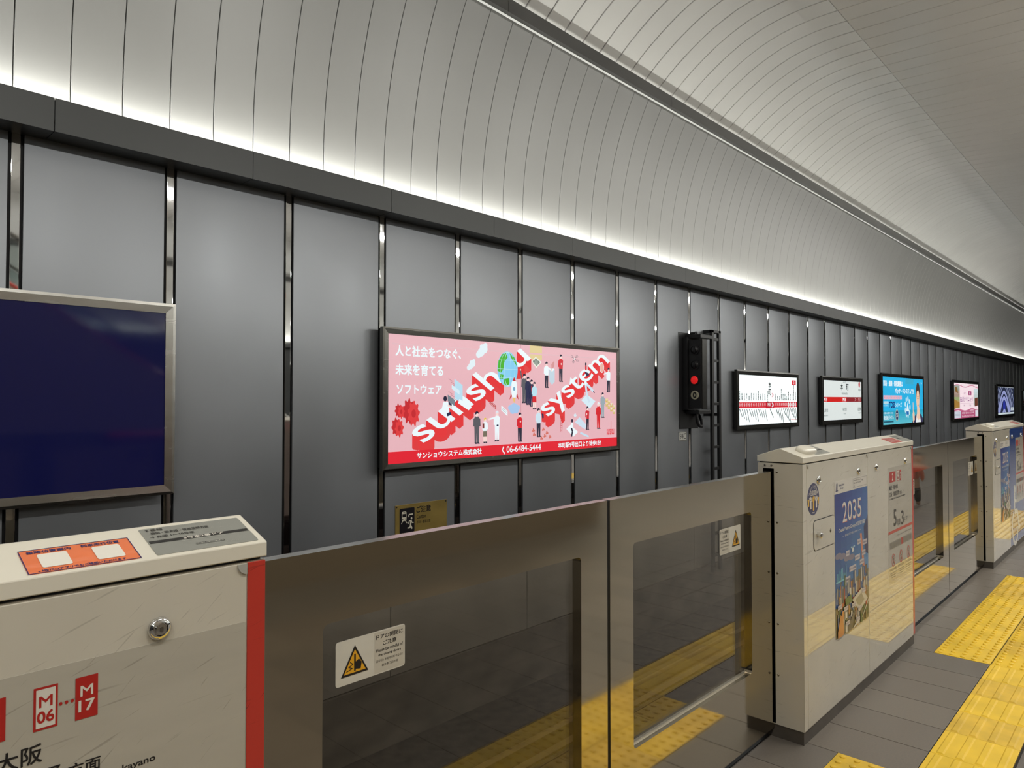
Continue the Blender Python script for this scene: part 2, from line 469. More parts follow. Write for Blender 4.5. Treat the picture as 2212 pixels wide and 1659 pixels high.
tag(c, 'bright white strip light hidden in the trough behind the grey ledge', 'light', kind='stuff')
for k in range(8): area(c, XA + 6.5 * k, XA + 6.5 * (k + 1), 4.950, 3.318, 126.87, .03, COVE_E, (1.0, 1.0, 0.95))

# ------------------------------------------------------------------ the setting: ceiling
YC = -2.5      # middle of the island platform
def prof_cove():
    z0, R = 3.55, 3.536
    pts = [(5.0, 3.25), (5.0, 3.4), (5.0, 3.55)]
    for k in range(1, 13):
        z = z0 + 1.69 * k / 12
        pts.append((5.0 - (R - math.sqrt(R * R - (z - z0) ** 2)), z))
    return pts
def smooth_prof(P, n=3):
    out = []
    for i in range(len(P) - 1):
        p0 = P[max(i - 1, 0)]; p1 = P[i]; p2 = P[i + 1]; p3 = P[min(i + 2, len(P) - 1)]
        for k in range(n):
            t = k / n
            out.append(tuple(0.5 * (2 * p1[j] + (p2[j] - p0[j]) * t + (2 * p0[j] - 5 * p1[j] + 4 * p2[j] - p3[j]) * t * t + (3 * p1[j] - p0[j] - 3 * p2[j] + p3[j]) * t ** 3) for j in (0, 1)))
    return out + [P[-1]]
COVE = prof_cove()
VAULT = smooth_prof([(4.485, 5.338), (4.31, 5.483), (4.136, 5.606), (3.96, 5.714), (3.76, 5.818), (3.48, 5.922), (3.2, 5.975), (2.95, 5.992), (2.712, 5.988)], 2)
FLAT = [(2.706, 5.990), (1.2, 5.925), (-0.6, 5.86), (YC, 5.83), (-4.4, 5.86), (-6.2, 5.925), (-7.706, 5.990)]
def strip_mesh(name, prof, wdt, gap, dep, m, bev=0.004):
    """a long panel bent along prof (y, z), wdt wide in X, with folded edges"""
    mb = MB(); vs = []; fs = []
    N = len(prof)
    for i, p in enumerate(prof):
        a = prof[max(i - 1, 0)]; b = prof[min(i + 1, N - 1)]
        t = Vector((b[0] - a[0], b[1] - a[1])).normalized()
        n = Vector((-t.y, t.x))            # faces the room
        if n.x * (YC - p[0]) + n.y * (2.0 - p[1]) < 0: n = -n
        for xx, dd in ((gap / 2, dep), (gap / 2, bev), (gap / 2 + bev, 0), (wdt - gap / 2 - bev, 0), (wdt - gap / 2, bev), (wdt - gap / 2, dep)):
            vs.append((xx, p[0] - n.x * dd, p[1] - n.y * dd))
    for i in range(N - 1):
        for k in range(5):
            fs.append((i * 6 + k, i * 6 + k + 1, i * 6 + 6 + k + 1, i * 6 + 6 + k))
    for e in (0, N - 1): fs.append([e * 6 + k for k in range(6)])
    return mb.add(vs, fs, m).mesh(name, True)
def sheet(mb, prof, off, m):
    N = len(prof); vs = []
    for i, p in enumerate(prof):
        a = prof[max(i - 1, 0)]; b = prof[min(i + 1, N - 1)]
        t = Vector((b[0] - a[0], b[1] - a[1])).normalized(); n = Vector((-t.y, t.x))
        if n.x * (YC - p[0]) + n.y * (2.0 - p[1]) > 0: n = -n
        vs += [(XA, p[0] + n.x * off, p[1] + n.y * off), (XB, p[0] + n.x * off, p[1] + n.y * off)]
    mb.add(vs, [(2 * i, 2 * i + 1, 2 * i + 3, 2 * i + 2) for i in range(N - 1)], m)
ceil = MB()
sheet(ceil, COVE, 0.022, 'backing_grey'); sheet(ceil, VAULT, 0.022, 'backing_dark'); sheet(ceil, FLAT, 0.022, 'backing_dark')
ceil.box(XA, XB, -12.5, 5.6, 6.12, 6.2, 'backing_dark')
ceil = ceil.build('ceiling', fix=False)
tag(ceil, 'white vaulted ceiling of narrow curved metal panels', kind='structure')
cm = strip_mesh('cove_panel', COVE, 0.3, 0.006, 0.016, 'cove_dimmed', 0.003)
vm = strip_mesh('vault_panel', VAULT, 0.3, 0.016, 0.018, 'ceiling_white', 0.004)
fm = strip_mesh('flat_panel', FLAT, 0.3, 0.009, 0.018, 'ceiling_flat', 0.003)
for i in range(int((XB - XA) / 0.3) - 2):
    xx = XA + 0.3 * i
    link('cove_panel', cm, ceil, (xx + 0.125, 0, 0))
    link('vault_panel', vm, ceil, (xx + 0.185, 0, random.uniform(-.0008, .0008)))
    link('flat_panel', fm, ceil, (xx + 0.185, 0, 0))
# rail between cove and vault
t2 = MB().prism([(4.60, 5.23), (4.62, 5.23), (4.62, 5.40), (4.60, 5.40)], 'x', XA, XB, 'backing_dark').build('trim_2')
tag(t2, 'dark grey metal rail dividing the lower cove from the upper vault', kind='structure')
rl = MB().prism([(4.45, 5.192), (4.535, 5.225), (4.535, 5.24), (4.463, 5.212), (4.463, 5.325), (4.45, 5.325)], 'x', 0.002, 2.918, 'rail_metal').mesh('rail_panel')
x = 4.72 - 2.92 * 4
while x < XB:
    link('rail_panel', rl, t2, (x, 0, 0)); x += 2.92
MB().prism([(4.535, 5.222), (4.572, 5.226), (4.572, 5.236), (4.535, 5.234)], 'x', XA, XB, 'trim_white').build('white_bead', t2)
rw = MB()
for k in range(int(XA), int(XB)):
    rw.quad((k + .02, 4.468, 5.255), (k + .98, 4.468, 5.255), (k + .98, 4.488, 5.262), (k + .02, 4.488, 5.262), 'rail_led')
c = rw.build('rail_light_strip', fix=False)
tag(c, 'thin strip light tucked behind the dark ceiling rail', 'light', kind='stuff')
for k in range(8): area(c, XA + 6.5 * k, XA + 6.5 * (k + 1), 4.478, 5.262, 180, .02, RAIL_E, (1.0, 0.985, 0.94))

# the other side of the island platform, seen only in reflections
opp = MB()
def mir(p): return (2 * YC - p[0], p[1])
def msheet(prof, m):
    N = len(prof); vs = []
    for p in prof: q = mir(p); vs += [(XA, q[0], q[1]), (XB, q[0], q[1])]
    opp.add(vs, [(2 * i, 2 * i + 1, 2 * i + 3, 2 * i + 2) for i in range(N - 1)], m)
msheet(COVE, 'ceiling_white'); msheet(VAULT, 'ceiling_white')
opp.box(XA, XB, -10.3, -10.07, -1.4, 3.3, 'ledge')
opp.box(XA, XB, -10.07, -9.87, 3.2, 3.24, 'ledge'); opp.box(XA, XB, -9.88, -9.87, 3.2, 3.41, 'ledge')
opp.box(XA, XB, -9.55, -9.45, 5.19, 5.33, 'rail_metal')
opp.box(XA, XB, -10.2, -6.62, -1.7, -1.42, 'track_dirt')
opp = opp.build('wall_right', fix=False)
tag(opp, 'far track wall on the other side of the platform', kind='structure')
ol = MB()
for k in range(int(XA), int(XB), 2):
    ol.quad((k + .02, -9.938, 3.326), (k + 1.98, -9.938, 3.326), (k + 1.98, -9.956, 3.302), (k + .02, -9.956, 3.302), 'cove_led')
c = ol.build('far_cove_light_strip', fix=False)
tag(c, 'white strip light behind the ledge of the opposite track wall', 'light', kind='stuff')
for k in range(3): area(c, XA + 17.3 * k, XA + 17.3 * (k + 1), -9.950, 3.318, -126.87, .03, COVE_E, (1.0, 1.0, 0.95))
for xx, nm in ((XA, 'wall_near'), (XB, 'wall_far')):
    e = MB().box(xx - .1, xx, -10.5, 5.5, -1.7, 6.2, 'backing_dark').build(nm)
    tag(e, 'dark end of the station hall', kind='structure')

# ------------------------------------------------------------------ the setting: platform floor
fl = MB()
fl.box(XA, XB, -6.62, 1.62, -0.30, -0.006, 'grout')
fl = fl.build('floor')
tag(fl, 'grey tiled platform floor with yellow tactile paving', kind='structure')
MB().box(XA, XB, 1.56, 1.63, -1.45, -0.30, 'concrete').build('platform_face', fl)
cols = []
def span(a, b, n):
    return [(a + (b - a) * i / n, a + (b - a) * (i + 1) / n) for i in range(n)]
Z1 = (0.69, 3.39); Z2 = (5.14, 7.84); Z3 = (9.86, 12.56)
cols = [(a, b, 0) for a, b in span(-1.06, 0.69, 6)] + [(a, b, 1) for a, b in span(*Z1, 9)] + [(a, b, 0) for a, b in span(3.39, 5.14, 6)] + \
       [(a, b, 1) for a, b in span(*Z2, 9)] + [(a, b, 0) for a, b in span(7.84, 9.86, 7)] + [(a, b, 1) for a, b in span(*Z3, 9)]
TMESH = {}
def tile(a, b, y0, y1):
    m = random.choice(['tile', 'tile', 'tile_b', 'tile_c'])
    k = (round(b - a, 3), round(y1 - y0, 3), m)
    if k not in TMESH:
        TMESH[k] = MB().bbox(0.0019, b - a - 0.0019, 0.0019, y1 - y0 - 0.0019, -0.012, 0, m, 0.0012).mesh('floor_tile')
    link('floor_tile', TMESH[k], fl, (a, y0, 0))
def dot_tile(wd, m):
    k = ('d', round(wd, 3), m)
    if k not in TMESH:
        mb = MB().bbox(0.001, wd - 0.001, 0.001, 0.299, -0.012, 0.0015, m, 0.001)
        for i in range(5):
            for j in range(5):
                mb.lathe([(0.0140, 0.001), (0.0125, 0.0060), (0.0080, 0.0078)], 'z', (wd * (i + .5) / 5, 0.3 * (j + .5) / 5, 0), m, 10)
        TMESH[k] = mb.mesh('tactile_tile', True)
    return TMESH[k]
def bar_tile(wd, m):
    k = ('b', round(wd, 3), m)
    if k not in TMESH:
        mb = MB().bbox(0.001, wd - 0.001, 0.001, 0.299, -0.012, 0.0015, m, 0.001)
        for j in range(4):
            y = 0.0375 + 0.075 * j
            pr = [(0.008, y - .017), (0.008, y + .017), (wd - .008, y + .017), (wd - .008, y - .017)]
            pt = [(0.014, y - .010), (0.014, y + .010), (wd - .014, y + .010), (wd - .014, y - .010)]
            mb.add([(p[0], p[1], .001) for p in pr] + [(p[0], p[1], .0063) for p in pt], [(4, 5, 6, 7)] + [(i, (i + 1) % 4, 4 + (i + 1) % 4, 4 + i) for i in range(4)], m)
        TMESH[k] = mb.mesh('tactile_tile')
    return TMESH[k]
for a, b, dz in cols:
    ty = lambda: random.choice(['tactile_yellow', 'tactile_yellow', 'tactile_worn'])
    if dz:
        tile(a, b, 1.14, 1.44 if a < 5 else 1.365)
        link('tactile_tile', dot_tile(b - a, ty()), fl, (a, 0.84, 0))
        link('tactile_tile', dot_tile(b - a, ty()), fl, (a, 0.535, 0))
    else:
        tile(a, b, 0.84, 1.44)
        link('tactile_tile', bar_tile(b - a, ty()), fl, (a, 0.538, 0))
    for r in range(4):
        tile(a, b, 0.53 - 0.6 * (r + 1), 0.53 - 0.6 * r)
ff = MB()
ff.box(XA, -1.06, -6.62, 1.44, -.006, 0, 'floor_far'); ff.box(12.56, XB, -6.62, 1.44, -.006, 0, 'floor_far')
ff.box(-1.06, 12.56, -6.62, 0.53 - 2.4, -.006, 0, 'floor_far')
tag(ff.build('far_paving', fl), kind='stuff')
MB().box(XA, XB, 1.441, 1.62, -.01, 0.0, 'sill').build('edge_sill', fl)
MB().box(5.14, 7.84, 1.366, 1.4405, -.01, 0.0, 'sill').build('door_sill_shade', fl)  # dark rubber strip with the shade beneath the door painted in

# ------------------------------------------------------------------ lamps over the platform (out of the frame, lighting it)
lmm = MB().box(0, 1.5, -.02, .02, .055, .09, 'lamp_body').mesh('lamp_housing')
dm = MB().prism([(.055 * cos(PI + k * PI / 6), .055 * sin(PI + k * PI / 6)) for k in range(7)], 'x', 0.03, 1.47, 'lamp_white').mesh('lamp_diffuser')
um = MB().prism([(.055 * cos(k * PI / 4), .003 + .05 * sin(k * PI / 4)) for k in range(5)], 'x', 0.03, 1.47, 'lamp_glow').mesh('lamp_top')
for row, (yy, nm) in enumerate(((-0.4, 'nearer'), (-5.6, 'farther'))):
    for i in range(12):
        t = empty('tube_lamp', (XA + 0.6 + i * 3.0, yy, LAMP_Z))
        tag(t, 'long white tube lamp hanging above the platform in the row %s to the screen doors' % nm, 'lamp', 'tube lamps in the %s row' % nm)
        if row == 0:
            for sg in (-1, 1): area(t, .03, 1.47, sg * .041, -.041, sg * 45, .08, LAMP_E, (1.0, 0.98, 0.925))
        else: area(t, .03, 1.47, 0, -.058, 0, .11, LAMP_E, (1.0, 0.98, 0.925))
        area(t, .03, 1.47, 0, .094, 180, .11, LAMP_UP, (1.0, 0.985, 0.94))
        link('housing', lmm, t); link('diffuser', dm, t); link('top_diffuser', um, t)
        MB().tube([(.3, 0, .05), (.3, 0, 5.83 - LAMP_Z)], .008, 'lamp_body', 6).build('hanger', t)
        MB().tube([(1.2, 0, .05), (1.2, 0, 5.83 - LAMP_Z)], .008, 'lamp_body', 6).build('hanger', t)

# ------------------------------------------------------------------ platform screen door cabinets
CL, CH = 1.903, 1.298
FY = 1.271
def sticker(parent, name, x0, x1, z0, z1, m, y=-0.0008, r=0.004):
    """thin plate on a cabinet front, local coordinates"""
    return MB().prism(rrect(x0, z0, x1, z1, r), 'y', y, y + 0.0007, m).build(name, parent)
def front(y=-0.0009): return lambda u, v, h: (u, y - h, v)
for nm, c, cc in (('sticker_white', rgb(212, 208, 196), .3), ('sticker_sign', rgb(182, 176, 162), .7), ('sticker_navy', rgb(40, 42, 92), .4), ('sticker_orange', rgb(232, 122, 74), .3), ('sticker_redplate', rgb(190, 62, 52), .3)):
    mat(nm, c, 0.32, var=0.03, vscale=(6, 6, 30), coat=cc, coat_r=0.012, coat_ior=1.8)
scuffs('sticker_sign', .3, 20)
def clear_coat(name, f0, f90, rough=.02):
    """smooth lacquer over the paint: mirror-like reflection that grows towards grazing angles"""
    m = MATS[name]; nt = m.node_tree; b = nt.nodes['Principled BSDF']; out = nt.nodes['Material Output']
    setin(b, 'Coat Weight', 0.0); setin(b, 'Specular IOR Level', 0.0)
    mix = nt.nodes.new('ShaderNodeMixShader'); gl = nt.nodes.new('ShaderNodeBsdfGlossy'); gl.inputs['Roughness'].default_value = rough; gl.inputs[0].default_value = (1, 1, 1, 1)
    lw = nt.nodes.new('ShaderNodeLayerWeight'); lw.inputs['Blend'].default_value = 0.5
    pw = nt.nodes.new('ShaderNodeMath'); pw.operation = 'POWER'; pw.inputs[1].default_value = 3.5
    fr = nt.nodes.new('ShaderNodeMapRange'); fr.inputs[3].default_value = f0; fr.inputs[4].default_value = f90
    nt.links.new(lw.outputs['Facing'], pw.inputs[0]); nt.links.new(pw.outputs[0], fr.inputs[0]); nt.links.new(fr.outputs[0], mix.inputs[0])
    nt.links.new(b.outputs[0], mix.inputs[1]); nt.links.new(gl.outputs[0], mix.inputs[2]); nt.links.new(mix.outputs[0], out.inputs['Surface'])
clear_coat('cabinet_cream', .05, .85)
clear_coat('sticker_sign', .05, .80)
clear_coat('panel_blue', .05, .85)
INK = rgb(32, 30, 30); SRED = rgb(178, 40, 34); NAVY = rgb(38, 40, 96); PAPER = rgb(222, 216, 204)

def sign_print(parent, door, base=1.335):
    st = sticker(parent, 'line_sticker', base, 1.866, .483, 1.188, 'sticker_sign')
    g = G(front(-0.0009)); b = base + 0.034
    g.rect(b, 1.097, b + .126, 1.161, SRED); g.text(b + .062, 1.108, .042, '2', PAPER, 1, al='C', bold=.01)
    g.rect(b + .161, 1.097, b + .193, 1.162, SRED); g.rect(b + .1642, 1.1005, b + .1898, 1.1585, PAPER, 1)
    g.text(b + .177, 1.1315, .0165, 'M', SRED, 2, w=.0175, al='C', bold=.008); g.text(b + .177, 1.108, .017, '06', SRED, 2, w=.022, al='C', bold=.02)
    for k in range(3): g.ell(b + .197 + .008 * k, 1.129, .0024, .0028, SRED, n=10)
    g.rect(b + .217, 1.096, b + .249, 1.162, SRED)
    g.text(b + .233, 1.1315, .0165, 'M', PAPER, 1, w=.0175, al='C', bold=.008); g.text(b + .233, 1.108, .017, '17', PAPER, 1, w=.022, al='C', bold=.02)
    g.text(b - .008, 1.050, .028, '梅田・新大阪', INK, w=.181, bold=.012)
    g.text(b - .008, 1.010, .028, '江坂・箕面萱野', INK, w=.206, bold=.012); g.text(b + .208, 1.010, .0205, '方面', INK, w=.046, bold=.012)
    g.text(b - .008, .988, .014, 'For Umeda, Shin-Osaka, Esaka, Minoh-kayano', INK, w=.346, bold=.012)
    g.text(b + .078, .825, .100, '5', INK, w=.058, bold=.014); g.text(b + .148, .820, .040, '号車', INK, w=.075, bold=.01)
    g.text(b + .240, .815, .086, door, INK, w=.055, bold=.014); g.text(b + .312, .820, .036, 'ドア', INK, w=.070)
    g.rect(base, .786, 1.866, .803, rgb(190, 66, 52))
    g.text(b + .15, .757, .007, '1 号車  2号車  3号車  4号車  5号車  6号車', INK, w=.32)
    for k in range(10):
        g.rect(b - .008 + k * .049, .692, b + .034 + k * .049, .735, rgb(140, 135, 125) if k != 5 else SRED)
        for j in range(3): g.rect(b + .002 + k * .049 + j * .011, .697, b + .006 + k * .049 + j * .011, .730, rgb(100, 97, 92) if k != 5 else SRED, 1)
    for k, (cx, t) in enumerate(((.062, 'かけ込み禁止'), (.227, '乗り出し禁止'), (.396, '立てかけ禁止'))):
        g.ring(b + cx, .622, .034, .040, .006, SRED); g.line((b + cx - .022, .650), (b + cx + .022, .594), .005, SRED, 1)
        g.ell(b + cx, .643, .006, .006, INK); g.path([(b + cx, .636), (b + cx + .003, .617), (b + cx - .010, .600)], .008, INK); g.path([(b + cx + .003, .617), (b + cx + .013, .600)], .007, INK)
        g.path([(b + cx - .014, .622), (b + cx, .632), (b + cx + .014, .626)], .005, INK)
        g.text(b + cx, .560, .018, t, INK, w=.130, al='C')
        for j, ww in enumerate((.125, .100, .080)): g.text(b + cx, .544 - .014 * j, .008, ['Do not rush', 'Keep away', 'No leaning'][j], INK, w=ww, al='C')
    g.build('print', st)
    return st

def poster_print(parent):
    x0, x1, z0, z1 = .415, .943, .388, 1.183
    st = sticker(parent, 'poster', x0, x1, z0, z1, 'sticker_white', r=.002)
    g = G(front(-0.0009)); rnd = random.Random(3)
    # header
    g.rect(x0, 1.118, x1, z1, rgb(214, 208, 198))
    for dx in (0, .014): g.poly([(x0 + .022 + dx, 1.135), (x0 + .030 + dx, 1.135), (x0 + .034 + dx, 1.172), (x0 + .028 + dx, 1.172)], NAVY, 1)
    g.rect(x0 + .018, 1.131, x0 + .054, 1.136, NAVY, 1)
    g.text(x0 + .064, 1.155, .011, 'Osaka Metro', NAVY, 1, w=.085, bold=.01); g.text(x0 + .084, 1.136, .012, 'Group', NAVY, 1, w=.048, bold=.01)
    g.frame(x0 + .285, 1.128, x1 - .012, 1.176, .0015, rgb(120, 116, 110), 1)
    g.text(x0 + .295, 1.161, .008, 'Osaka Metro Groupの', INK, 1, w=.12); g.text(x0 + .295, 1.147, .009, '詳しくはこちらから', INK, 1, w=.12, bold=.01)
    g.text(x0 + .295, 1.133, .006, '2035', INK, 1); g.text(x0 + .43, 1.155, .010, '検索', INK, 1)
    # sky, dark blue at the top left to light blue at the right
    bands = 14
    for i in range(bands):
        for j in range(6):
            t = i / bands; s = j / 5
            c = (25 + 25 * s + 35 * t * s, 50 + 45 * s + 45 * t, 128 + 30 * s + 25 * t)
            xa = x0 + (x1 - x0) * j / 6; xb = x0 + (x1 - x0) * (j + 1) / 6
            za = 1.118 - (1.118 - .62) * (i + 1) / bands; zb = 1.118 - (1.118 - .62) * i / bands
            g.rect(xa, za, xb, zb, rgb(*[round(k / 6) * 6 for k in c]))
    g.text(x0 + .115, .963, .104, '2035', PAPER, 2, w=.300)
    g.text(x0 + .119, .959, .104, '2035', rgb(196, 90, 70), 1, w=.300)
    g.text(x0 + .055, .914, .027, 'Osaka Metro Groupが目指す姿', PAPER, 2, w=.420, bold=.012)
    g.text(x0 + .150, .886, .012, '最高の駅と街の未来へ', PAPER, 2, w=.22); g.rect(x0 + .115, .891, x0 + .14, .8925, PAPER, 2); g.rect(x0 + .38, .891, x0 + .405, .8925, PAPER, 2)
    # light beam, clouds
    g.poly([(x0 + .39, .87), (x0 + .42, .87), (x0 + .475, .64), (x0 + .44, .64)], rgb(206, 130, 96), 1)
    g.poly([(x0 + .455, .90), (x1, .96), (x1, .74), (x0 + .47, .76)], rgb(28, 34, 84), 1)
    for cx, cz in ((.05, .80), (.11, .79), (.18, .77), (.25, .765)): g.ell(x0 + cx, cz, .05, .016, rgb(128, 122, 138), 1, 12)
    lab = rgb(196, 188, 190)
    for cx, cz, ww in ((.345, .815, .06), (.435, .80, .07), (.16, .78, .055), (.30, .735, .085), (.42, .745, .06), (.21, .69, .11), (.38, .70, .07), (.15, .645, .075), (.05, .575, .04)):
        g.rect(x0 + cx, cz, x0 + cx + ww, cz + .028, lab, 3); g.text(x0 + cx + .005, cz + .009, .009, ['次世代の駅', '空の移動', '都市型', '自動運転'][int(cx * 100) % 4], NAVY, 4, w=ww - .01)
    for k in range(8):      # drones and towers on the floating platform
        cx = x0 + .03 + .018 * k; g.rect(cx, .672, cx + .010, .70 + .05 * rnd.random(), rgb(110, 176, 190), 2)
    g.rect(x0 + .01, .664, x0 + .20, .672, rgb(120, 190, 200), 2)
    g.ell(x0 + .27, .80, .018, .012, rgb(220, 220, 214), 3, 10); g.ell(x0 + .25, .816, .015, .005, rgb(170, 205, 214), 3, 10); g.ell(x0 + .29, .816, .015, .005, rgb(170, 205, 214), 3, 10)
    # city: rows of blocks getting larger and browner downwards
    g.poly([(x0, .62), (x1, .66), (x1, .388), (x0, .388)], rgb(110, 98, 66), 1)
    g.poly([(x0, .62), (x1, .62), (x1, .56), (x0, .54)], rgb(60, 92, 140), 1)
    pal = [(196, 190, 172), (150, 146, 136), (96, 92, 80), (60, 90, 140), (176, 120, 70), (222, 214, 196), (120, 108, 70), (70, 100, 60), (190, 80, 50), (84, 110, 150)]
    for row in range(11):
        zb = .625 - row * .022
        for k in range(13):
            cx = x0 + .006 + rnd.random() * .49; ww = .012 + rnd.random() * .028 + row * .001; hh = .012 + rnd.random() * (.065 if row < 4 else .03)
            zt = min(zb + hh, .69); c = rnd.choice(pal)
            if cx + ww > x1: continue
            sk = (rnd.random() - .3) * .012
            L = 2 + row
            g.poly([(cx, max(zb - .012, z0)), (cx + ww * .6, max(zb - .02, z0)), (cx + ww * .6, zt - .006), (cx, zt)], rgb(*c), L)
            g.poly([(cx + ww * .6, max(zb - .02, z0)), (cx + ww, max(zb - .010, z0)), (cx + ww, zt + sk * .3), (cx + ww * .6, zt - .006)], rgb(*[int(v * .62) for v in c]), L)
    g.poly([(x0 + .24, .54), (x0 + .40, .575), (x0 + .50, .50), (x0 + .36, .455)], rgb(206, 198, 178), 15)
    g.poly([(x0 + .29, .53), (x0 + .39, .55), (x0 + .44, .505), (x0 + .36, .48)], rgb(160, 152, 128), 16)
    g.line((x0 + .40, .415), (x0 + .525, .50), .006, rgb(220, 214, 200), 16)
    g.poly([(x0 + .13, .565), (x0 + .22, .575), (x0 + .25, .535), (x0 + .14, .53)], rgb(66, 104, 58), 15)
    g.poly([(x0 + .02, .42), (x0 + .06, .50), (x0 + .10, .47), (x0 + .115, .40), (x0 + .09, z0), (x0 + .02, z0)], rgb(204, 132, 72), 16)
    g.ell(x0 + .095, .49, .022, .024, rgb(206, 136, 76), 17, 12)
    g.poly([(x0 + .17, .41), (x0 + .27, .48), (x0 + .30, .47), (x0 + .22, z0), (x0 + .17, z0)], rgb(84, 82, 80), 15)
    g.poly([(x0 + .24, z0), (x0 + .34, .425), (x0 + .36, z0 + .012)], rgb(206, 200, 186), 16)
    for cx, cz in ((.02, .53), (.11, .505), (.23, .50), (.33, .465), (.14, .425), (.30, .41), (.40, .545)):
        g.rect(x0 + cx, cz, x0 + cx + .06, cz + .022, lab, 18); g.text(x0 + cx + .005, cz + .007, .008, 'まちづくり', INK, 19, w=.05)
    g.build('print', st)
    return st

def oval_print(parent):
    cx, cz, rx, rz = .129, 1.1255, .076, .0765
    st = MB().prism([(cx + rx * cos(2 * PI * k / 28), cz + rz * sin(2 * PI * k / 28)) for k in range(28)], 'y', -.0008, -.0001, 'sticker_navy').build('round_sticker', parent)
    g = G(front(-.0009)); YEL = rgb(222, 176, 62)
    for k, ch in enumerate('大阪メトロ乗車'):
        a = math.radians(150 - k * 20); g.text(cx + .058 * cos(a), cz + .060 * sin(a) - .008, .014, ch, PAPER, 0, al='C', bold=.01)
    g.text(cx, cz + .018, .024, '注目実施', PAPER, w=.082, al='C', bold=.02)
    g.poly([(cx - .074, cz + .004), (cx + .074, cz + .004), (cx + .066, cz - .030), (cx - .066, cz - .030)], YEL)
    for k in (-1, 0, 1):
        c = PAPER if k else YEL; xx = cx + k * .036
        g.poly([(xx - .018, cz - .058 + abs(k) * .012), (xx + .018, cz - .058 + abs(k) * .012), (xx + .018, cz + .004), (xx - .018, cz + .004)], rgb(40, 42, 92), 1)
        g.rect(xx - .009, cz - .054 + abs(k) * .010, xx + .009, cz - .004, c, 2); g.ell(xx, cz + .006, .008, .009, c, 2, 12)
        g.line((xx - .008, cz - .010), (xx - .018, cz + .012), .007, c, 2); g.line((xx + .008, cz - .010), (xx + .018, cz + .012), .007, c, 2)
    g.rect(cx - .012, cz - .066, cx - .006, cz - .060, PAPER, 1); g.rect(cx - .002, cz - .064, cx + .014, cz - .062, PAPER, 1)
    g.build('print', st)
    return st

# lid: front slope runs from (y -0.003, z 1.331) up to the ridge (y 0.105, z 1.369)
LF = (-.003, 1.331); LR = (.105, 1.369)
_l = Vector((LR[0] - LF[0], LR[1] - LF[1])); _ll = _l.length; _t = _l / _ll; _n = Vector((-_t.y, _t.x))
def lidP(u, v, h): return (u, LF[0] + _t.x * v + _n.x * h, LF[1] + _t.y * v + _n.y * h)
def lid_plate(parent, name, x0, x1, v0, v1, m, r=.004, t=.001):
    pts = rrect(x0, v0, x1, v1, r); n = len(pts)
    vs = [lidP(a, b, 0.0001) for a, b in pts] + [lidP(a, b, t) for a, b in pts]
    return MB().add(vs, [list(range(n)), list(range(n, 2 * n))] + [(i, (i + 1) % n, n + (i + 1) % n, n + i) for i in range(n)], m).build(name, parent)
def lidG(t=.0011): return G(lambda u, v, h: lidP(u, v, t + h))
def braille_plate(lid, x0, x1, door, car='5'):
    p = lid_plate(lid, 'braille_plate', x0, x1, .008, .104, 'silver_plate')
    g = lidG(); D = rgb(58, 56, 52)
    w_ = x1 - x0
    g.rect(x0 + .002, .048, x1 - .002, .057, rgb(38, 36, 34))
    g.text(x0 + .05 * w_, .092, .0075, '2 番線', D, 1, w=.16 * w_, bold=.02)
    g.text(x0 + .08 * w_, .079, .0085, '梅田・新大阪・箕面萱野方面', D, 1, w=.56 * w_, bold=.02)
    g.text(x0 + .05 * w_, .066, .0075, '→ 先頭 1〜10号車', D, 1, w=.42 * w_, bold=.02)
    g.text(x0 + .33 * w_, .0488, .0075, car + '号車' + door + '番ドア', PAPER, 1, w=.40 * w_, bold=.02)
    g.frame(x0 + .40 * w_, .024, x0 + .68 * w_, .029, .0008, D, 1)
    for k in range(8): g.ell(x0 + (.42 + .035 * k) * w_, .0265, .0012, .0012, PAPER if k != 2 else D, 2, 6)
    rr = random.Random(int(door) + 11)
    for row, v in enumerate((.0985, .0885, .075, .042, .018)):
        for k in range(30):
            if rr.random() < .5: g.ell(x0 + (.30 + .018 * k) * w_, v + rr.choice((0, .0022)), .0008, .0008, rgb(190, 188, 178), 2, 6)
    g.build('print', p)
    return p

